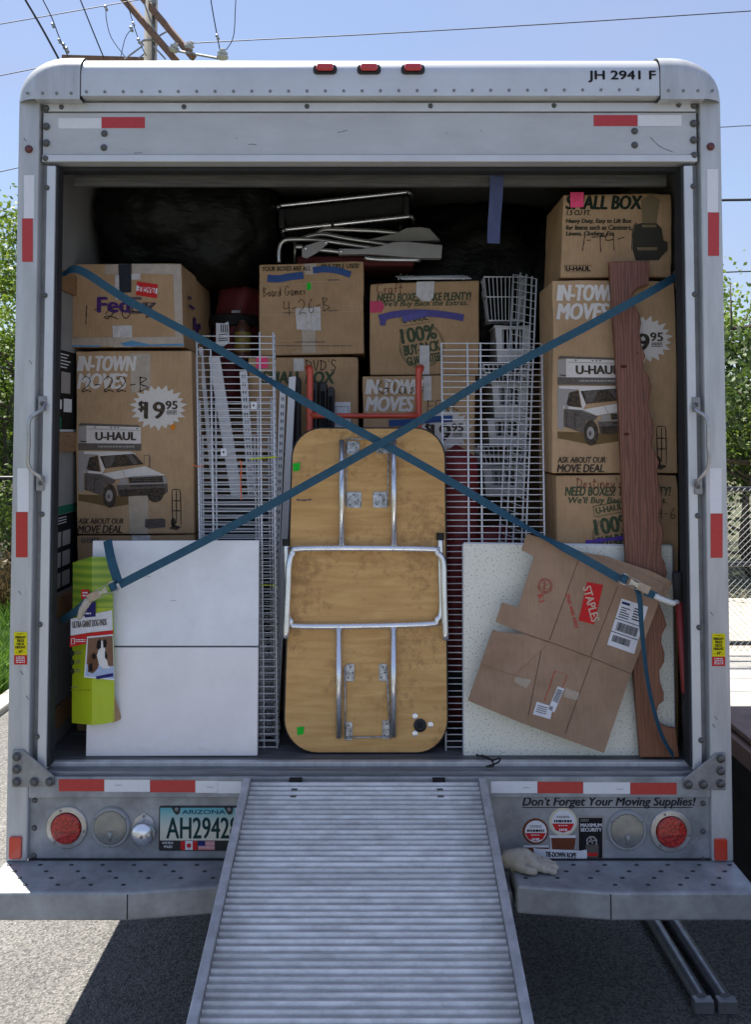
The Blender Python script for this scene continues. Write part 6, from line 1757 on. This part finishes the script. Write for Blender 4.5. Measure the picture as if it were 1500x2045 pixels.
# --- scalloped board
S = Surf(.082, Z_DECK, .05, 1270)
def redwood():
    m, n, l, b = _new('redwood board')
    tc = n.new('ShaderNodeTexCoord')
    w = n.new('ShaderNodeTexWave'); w.bands_direction = 'X'; w.inputs['Scale'].default_value = 27; w.inputs['Distortion'].default_value = 12; w.inputs['Detail'].default_value = 4; w.inputs['Detail Scale'].default_value = 1.6
    mp = n.new('ShaderNodeMapping'); mp.inputs['Scale'].default_value = (1, 1, .09); mp.inputs['Rotation'].default_value = (0, R(-2.4), 0)
    l.new(tc.outputs['Object'], mp.inputs['Vector']); l.new(mp.outputs['Vector'], w.inputs['Vector'])
    r = n.new('ShaderNodeValToRGB'); r.color_ramp.elements[0].position = .15; r.color_ramp.elements[0].color = (.125, .046, .026, 1); r.color_ramp.elements[1].position = .75; r.color_ramp.elements[1].color = (.205, .08, .046, 1)
    l.new(w.outputs['Fac'], r.inputs['Fac'])
    sp = n.new('ShaderNodeSeparateXYZ'); l.new(tc.outputs['Object'], sp.inputs[0])
    mr = n.new('ShaderNodeMapRange'); mr.inputs['From Min'].default_value = .75; mr.inputs['From Max'].default_value = 0.; l.new(sp.outputs['Z'], mr.inputs['Value'])
    mx = n.new('ShaderNodeMixRGB'); mx.blend_type = 'MIX'; mx.inputs['Color2'].default_value = (.29, .115, .04, 1)
    m2 = n.new('ShaderNodeMath'); m2.operation = 'MULTIPLY'; m2.inputs[1].default_value = .35; l.new(mr.outputs[0], m2.inputs[0]); l.new(m2.outputs[0], mx.inputs['Fac']); l.new(r.outputs['Color'], mx.inputs['Color1'])
    l.new(mx.outputs['Color'], b.inputs['Base Color']); b.inputs['Roughness'].default_value = .55
    bp = n.new('ShaderNodeBump'); bp.inputs['Strength'].default_value = .12; bp.inputs['Distance'].default_value = .003; l.new(w.outputs['Fac'], bp.inputs['Height']); l.new(bp.outputs['Normal'], b.inputs['Normal'])
    return m
out = [(1217, 522), (1299, 520), (1297, 569), (1283, 572), (1270, 579), (1263, 590), (1263, 606), (1272, 615), (1279, 628), (1282, 645), (1279, 662), (1281, 685), (1287, 702), (1291, 712), (1285, 722), (1288, 738), (1298, 754), (1303, 772), (1298, 790), (1296, 806), (1300, 828), (1307, 846), (1309, 862), (1304, 876), (1305, 895), (1312, 908), (1318, 923), (1313, 940), (1317, 960), (1322, 985), (1324, 1010), (1317, 1024), (1317, 1038), (1325, 1052), (1328, 1068), (1322, 1090), (1323, 1112), (1330, 1126), (1333, 1142), (1329, 1172), (1318, 1190), (1318, 1206), (1327, 1228), (1333, 1249), (1323, 1268), (1322, 1284), (1329, 1305), (1328, 1322), (1318, 1340), (1319, 1360), (1327, 1384), (1327, 1400), (1317, 1408), (1313, 1420), (1316, 1438), (1324, 1448), (1340, 1454), (1351, 1454), (1358, 1513), (1280, 1513), (1275, 1450), (1262, 1300), (1247, 1050), (1233, 753)]
t = thing('scalloped_board', 'tall red brown wooden board with one scalloped edge leaning on the stack', 'board', S)
MB().prism([S.q(*p) for p in out], 0, .024).build('plank', redwood(), t, bevel=.004)
for u, v, w in ((1246, 732, 7), (1252, 867, 6), (1274, 705, 2.5)):
    decal([ell(u, v, w, w * .5, 12)], S, ink('wood knot', (84, 40, 26)), t, 'knot', .001)

# --- flattened carton
S = Surf(.05, Z_DECK, .045, 1140)
KR = cardboard('flattened cardboard', (.41, .27, .18), 8.)
t = thing('flattened_carton', 'flattened brown carton with red logo and shipping labels hung over the cream board', 'cardboard', S)
up_ = [(1053, 1065), (1110, 1084), (1167, 1103), (1240, 1130), (1328, 1165), (1318, 1200), (1290, 1275), (1262, 1345), (1180, 1312), (1097, 1281), (1047, 1264), (990, 1242), (1003, 1203), (1035, 1213), (1067, 1112), (1042, 1098)]
MB().prism([S.q(*p) for p in up_], 0, .004).build('upper_panel', KR, t, bevel=.0012)
lo_ = [(985, 1258), (1000, 1265), (1013, 1268), (1047, 1265), (1097, 1282), (1180, 1313), (1262, 1346), (1208, 1505), (1120, 1473), (1038, 1443), (935, 1400)]
b = MB(); b.prism([S.q(*p) for p in lo_], .006, .010); b.build('lower_panel', KR, t, bevel=.0012)
MB().prism([S.q(*p) for p in [(1167, 1104), (1210, 1110), (1300, 1140), (1346, 1162), (1328, 1200), (1300, 1190)]], .005, .009).build('rear_flap', KR, t, bevel=.001)
MB().prism([S.q(*p) for p in [(960, 1325), (1028, 1349), (1097, 1284), (1047, 1267), (985, 1261)]], .003, .0055).build('folded_flap', KR, t, bevel=.0008)
KC = ink('crease line', (92, 72, 54))
stroke([[(1158, 1112), (1098, 1278)], [(1235, 1170), (1180, 1312)], ], S, .002, KC, t, 'crease', off=.0012, n=0)
stroke([[(1082, 1300), (1056, 1430)], [(1183, 1318), (1130, 1466)]], S, .002, KC, t, 'crease', off=-.0045, n=0)
decal([[(1173, 1162), (1205, 1168), (1187, 1247), (1156, 1239)]], S, K_RED, t, 'logo_block', .001)
text('STAPLES', S, (1146, 1197, 1216, 1214), ink('logo cream', (206, 180, 160)), t, bold=.02, rot=-76.5, off=.002)
text('that was easy', S, (1108, 1214, 1178, 1227), K_RED, t, bold=.0, rot=-74)
stroke([[(1089 + 14 * math.cos(R(a)), 1170 + 15 * math.sin(R(a))) for a in range(0, 361, 20)], [(1089 + 11 * math.cos(R(a)), 1170 + 12 * math.sin(R(a))) for a in range(0, 361, 20)], [(1083, 1164), (1094, 1166), (1082, 1174), (1095, 1176)], [(1088, 1160), (1087, 1180)]], S, .0022, ink('faint red print', (170, 66, 54)), t, 'round_seal', n=0)
text('8-3', S, (1073, 1189, 1089, 1200), K_RED, t, rot=-76)
pq = [(1242, 1195), (1295, 1212), (1267, 1306), (1213, 1287)]
decal([pq], S, K_PAPER, t, 'shipping_label', .0012)
def lab(a, c): # label coords 0..1 across, 0..1 down
    tl_, tr_, br_, bl_ = pq
    return tuple((tl_[i] * (1 - a) + tr_[i] * a) * (1 - c) + (bl_[i] * (1 - a) + br_[i] * a) * c for i in (0, 1))
def lq(a0, c0, a1, c1): return [lab(a0, c0), lab(a1, c0), lab(a1, c1), lab(a0, c1)]
decal([lq(.05, .05, .35, .1)], S, ink('label navy', (40, 40, 90)), t, 'label_print', .002)
rnd = random.Random(2)
pl = [lq(0, .42, 1, .435), lq(0, .7, 1, .715)]
for (a0, a1, c0, c1) in ((.12, .9, .48, .66), (.1, .75, .76, .9)):
    x = a0
    while x < a1:
        w = rnd.choice((.008, .014, .022)); pl.append(lq(x, c0, x + w, c1)); x += w + rnd.choice((.008, .014))
for k in range(5): pl += [lq(.08, .16 + k * .05, rnd.uniform(.3, .45), .18 + k * .05), lq(.55, .1 + k * .055, rnd.uniform(.75, .95), .125 + k * .055)]
decal(pl, S, K_BLACK, t, 'label_print', .002)
for pq2 in ([(1115, 1371), (1128, 1376), (1108, 1424), (1096, 1416)], [(1073, 1402), (1106, 1412), (1100, 1437), (1065, 1427)]):
    decal([pq2], S, K_PAPER, t, 'return_label', -.004)
pq = [(1115, 1371), (1128, 1376), (1108, 1424), (1096, 1416)]
decal([lq(.1, .1 + k * .06, .9, .13 + k * .06) for k in range(9)], S, K_BLACK, t, 'label_print', -.0032)
pq = [(1073, 1402), (1106, 1412), (1100, 1437), (1065, 1427)]
decal([lq(.1, .2 + k * .16, .7, .25 + k * .16) for k in range(4)], S, K_BLACK, t, 'label_print', -.0032)
stroke([[(1088, 1402), (1109, 1341), (1134, 1349), (1104, 1430)]], S, .0022, K_RED, t, 'red_outline', off=-.0046, n=0)
decal([[(1030, 1352), (1062, 1358), (1058, 1366), (1052, 1376), (1028, 1362)], [(1130, 1374), (1160, 1384), (1156, 1400), (1126, 1392)]], S, TAPE, t, 'packing_tape', -.0048)

# --- red handled tool at the right wall
p0, p1 = wp(1353, 1142, .07), wp(1368, 1378, .065)
t = thing('bolt_cutter', 'long red handled tool with black grip standing by the door frame', 'tool', loc=(p1.x, .08, Z_DECK))
L = Vector(t.location)
g = wp(1357, 1200, .069)
MB().tube([p0 - L, p0.lerp(g, .1) - L, g - L], [.016, .0185, .0165], 12).build('grip', RUBBER, t, smooth=True)
MB().tube([g - L, p1 - L, p1 + (p1 - g) * .04 - L], [.0135, .0115, .009], 12).build('handle', mat('red tool paint', (.24, .02, .018), .45, noise_amt=.25), t, smooth=True)
e = wp(1370, 1412, .065)
MB().tube([p1 - L, e - L, Vector((e.x + .002 - L.x, 0, .01))], [.007, .006, .012], 8).build('jaw', DARKFRAME, t, smooth=True)

# --- straps with ratchets
ZB = mat('zinc ratchet', (.58, .56, .50), .35, .8, noise_amt=.4, noise_scale=70)
TANH = mat('tan grip plastic', (.44, .34, .24), .55, noise_amt=.3, noise_scale=40)
def strap_run(t, L, pts, w, twist=None, name='webbing', sub=7):
    P = [Vector(p) for p in smoothline([tuple(wp(u, v, y)) for u, v, y in pts], sub)]
    n = len(P)
    tw = twist or (lambda f: 0)
    b = MB()
    d = (P[-1] - P[0]).normalized()
    def side(i):
        a = tw(i / (n - 1))
        s = Vector((-d.z, 0, d.x)); o = Vector((0, 1, 0))
        return s * math.cos(a) + o * math.sin(a)
    b.ribbon([p - L for p in P], [w] * n, side)
    return b.build(name, STRAPBLUE, t)
def ratchet(t, L, c, ang, flip=1):
    """body at pixel c on depth .04, long axis turned by ang degrees from +x"""
    p = wp(*c) - L
    M = Matrix.Translation(p) @ Matrix.Rotation(-R(ang), 4, 'Y')
    r = thing('ratchet', None, None); r.parent = t; r.matrix_local = M
    for s in (-1, 1):
        MB().prism([(-.034, s * .015 - .0012), (.034, s * .015 - .0012), (.034, s * .015 + .0012), (-.034, s * .015 + .0012)], -.014, .014).build('side_plate', ZB, r, bevel=.001)
        MB().lathe([(.011, -.0), (.011, .003), (.004, .0035)], (-.018 * flip, -.004, 0), 'y', 14)
        MB().lathe([(.013, s * .0165), (.013, s * .0195), (.005, s * .021)], (-.018 * flip, -.004, 0), 'z', 14).build('gear', ZB, r, smooth=30)
    MB().lathe([(.0115, -.0135), (.0125, -.012), (.0125, .012), (.0115, .0135)], (-.018 * flip, -.004, 0), 'z', 16).build('spool', STRAPBLUE, r, smooth=30)
    MB().prism([(.0, -.012), (.02, -.006), (.034, -.012), (.034, .012), (.02, .006), (0, .012)] if flip > 0 else [(0, -.012), (-.02, -.006), (-.034, -.012), (-.034, .012), (-.02, .006), (0, .012)], -.018, -.015).build('pawl', ZB, r, bevel=.001)
    MB().box(*sorted((flip * .030, flip * .074)), -.019, -.008, -.0145, .0145).build('handle_grip', TANH, r, bevel=.003)
    return r
Lr = wp(1372, 1200, .05)
t = thing('ratchet_strap', 'blue strap running from the courier carton down to the ratchet on the flattened carton', 'strap', loc=tuple(wp(130, 545, .12)), group='blue ratchet straps')
L = Vector(t.location)
tw = lambda f: 1.15 * math.exp(-((f - .03) / .05) ** 2) + .95 * math.exp(-((f - .44) / .035) ** 2) + 1.1 * math.exp(-((f - .835) / .05) ** 2)
strap_run(t, L, [(112, 546, .17), (128, 546, .15), (160, 540, .13), (262, 604, .125), (430, 694, .12), (545, 764, .12), (630, 814, .118), (770, 889, .11), (890, 956, .10), (1060, 1058, .07), (1150, 1106, .045), (1238, 1156, .022)], .0285, tw)
ratchet(t, L, (1256, 1160, .018), -25, 1)
strap_run(t, L, [(1288, 1182, .02), (1300, 1186, .02), (1312, 1191, .021)], .026, name='end_loop')
strap_run(t, L, [(1272, 1172, .012), (1279, 1200, .012), (1283, 1262, .016), (1296, 1370, .03), (1320, 1462, .04), (1346, 1510, .06)], .026, lambda f: .5 + .55 * f, name='loose_tail')
HOOKM = mat('white vinyl hook', (.62, .62, .62), .45)
MB().tube(smoothline([tuple(wp(u, v, y) - L) for u, v, y in ((1308, 1190, .02), (1326, 1198, .02), (1344, 1204, .025), (1352, 1202, .05), (1362, 1204, .10))], 5), [.010] * 12 + [.008] * 9, 8).build('hook', HOOKM, t, smooth=True)
MB().box(*sorted((wp(112, 546, .17).x - L.x - .03, wp(112, 546, .17).x - L.x + .005)), .04, .07, -.03, .02).build('wall_anchor', STEEL, t, bevel=.003)
t = thing('ratchet_strap', 'blue strap running from the scalloped board top down to the ratchet on the green packaging', 'strap', loc=tuple(wp(1345, 555, .13)), group='blue ratchet straps')
L = Vector(t.location)
tw = lambda f: 1.2 * math.exp(-((f - .0) / .05) ** 2) + .25 * math.exp(-((f - .5) / .1) ** 2)
strap_run(t, L, [(1366, 545, .19), (1345, 556, .15), (1290, 588, .09), (1180, 648, .09), (980, 754, .095), (800, 863, .10), (600, 975, .10), (420, 1074, .085), (300, 1136, .06), (238, 1168, .04)], .0285, tw)
ratchet(t, L, (216, 1176, .03), 26, -1)
strap_run(t, L, [(186, 1192, .03), (176, 1198, .03), (160, 1213, .045), (140, 1228, .09), (120, 1240, .15)], .026, name='end_loop')
strap_run(t, L, [(214, 1079, .10), (222, 1120, .06), (236, 1164, .036)], .032, name='loose_tail')
MB().tube(smoothline([tuple(wp(u, v, y) - L) for u, v, y in ((178, 1196, .025), (170, 1208, .02), (162, 1222, .02), (157, 1238, .03))], 5), [.008, .012, .014, .014, .013, .014, .013, .012, .014, .012, .012, .01, .01, .009, .006, .003], 8).build('cloth_wrap', mat('canvas glove cloth', (.50, .45, .37), .85, noise_amt=.3, noise_scale=50), t, smooth=True)

# --- black cord on the sill
q = smoothline([tuple(wp(u, v, y)) for u, v, y in ((952, 1508, .11), (966, 1512, .06), (984, 1518, .03), (998, 1514, .02), (996, 1522, .01), (978, 1529, .004), (972, 1531, .002), (986, 1529, .002), (980, 1516, .03), (962, 1508, .10))], 6)
q = [(x, y, max(zz, Z_DECK + .008 if y > .05 else .834)) for x, y, zz in q]
tag(MB().tube(q, .0032, 6).build('bungee_cord', RUBBER, smooth=True), 'short black cord looped over the deck edge under the cream board', 'cord')

# --- work glove on the bumper
GL = mat('cream leather', (.50, .45, .37), .8, noise_amt=.25, noise_scale=25, bump=.35, bump_scale=70)
def glove():
    c = wp(1052, 1735, -.066)
    t = thing('work_glove', 'cream leather work glove lying on the bumper beside the ramp', 'glove', loc=(c.x, -.066, zt + .001))
    vs, es, rad = [], [], []
    def chain(pts, link=None):
        prev = link
        for (x, y, z, r) in pts:
            vs.append((x, y, z)); rad.append(r); i = len(vs) - 1
            if prev is not None: es.append((prev, i))
            prev = i
        return prev
    chain([(-.085, .0, .026, .027), (-.055, 0, .032, .033), (-.02, .0, .036, .036), (.012, .0, .030, .031)])
    for k, (yy, ln, zz) in enumerate(((-.030, .064, .014), (-.009, .074, .02), (.012, .066, .022), (.030, .048, .019))):
        chain([(.032, yy, zz + .009, .0155), (.032 + ln * .5, yy - .003, zz + .003, .0145), (.032 + ln, yy - .004, zz - .006, .0115)], 3)
    chain([(-.02, -.034, .018, .016), (.012, -.048, .015, .014), (.036, -.046, .013, .012)], 2)
    me = bpy.data.meshes.new('glove_body'); me.from_pydata(vs, es, [])
    o = place(bpy.data.objects.new('glove_body', me), t)
    sk = o.modifiers.new('skin', 'SKIN')
    for i, r in enumerate(rad): me.skin_vertices[0].data[i].radius = (r, r * (1.25 if i < 4 else 1))
    me.skin_vertices[0].data[0].use_root = True
    o.modifiers.new('sub', 'SUBSURF').render_levels = 2
    o.modifiers['sub'].levels = 2
    tx = bpy.data.textures.new('glove_crumple', 'CLOUDS'); tx.noise_scale = .024
    dp = o.modifiers.new('crumple', 'DISPLACE'); dp.texture = tx; dp.strength = .014; dp.mid_level = .5
    me.materials.append(GL)
    sk.use_smooth_shade = True
    MB().box(-.088, -.055, -.036, -.033, .004, .014).build('cuff_tab', BLACKP, t, bevel=.001)
    t.rotation_euler = (0, 0, R(-6)); t.scale = (.98, .86, .92)
glove()

# --- steel bars on the ground under the bumper
def gp(u, v, zz=.03):
    a, b_ = (u - UC) / FPX, (VC - v) / FPX
    f, up2 = math.cos(PITCH) - b_ * math.sin(PITCH), math.sin(PITCH) + b_ * math.cos(PITCH)
    k = (zz - CAM.z) / up2
    return Vector((CAM.x + a * k, CAM.y + f * k, zz))
GUN = mat('grey steel bar', (.34, .35, .37), .4, .7, noise_amt=.3, noise_scale=18)
for u0, u1, lab_ in ((1402, 1312, 'grey steel prop bar with square foot on the asphalt, the one nearer the ramp'), (1449, 1351, 'grey steel prop bar with square foot on the asphalt, the outer one of two')):
    p, q = gp(u0, 1998), gp(u1, 1850)
    q = p + (q - p) * 2.2
    t = thing('prop_bar', lab_, 'steel bar', loc=(p.x, p.y, 0), group='steel prop bars')
    d = q - p
    MB().tube([(0, 0, .03), (d.x, d.y, .03)], .026, 10).build('bar', GUN, t, smooth=40)
    MB().box(-.034, .034, -.03, .006, .001, .045).build('foot_block', GUN, t, bevel=.003)
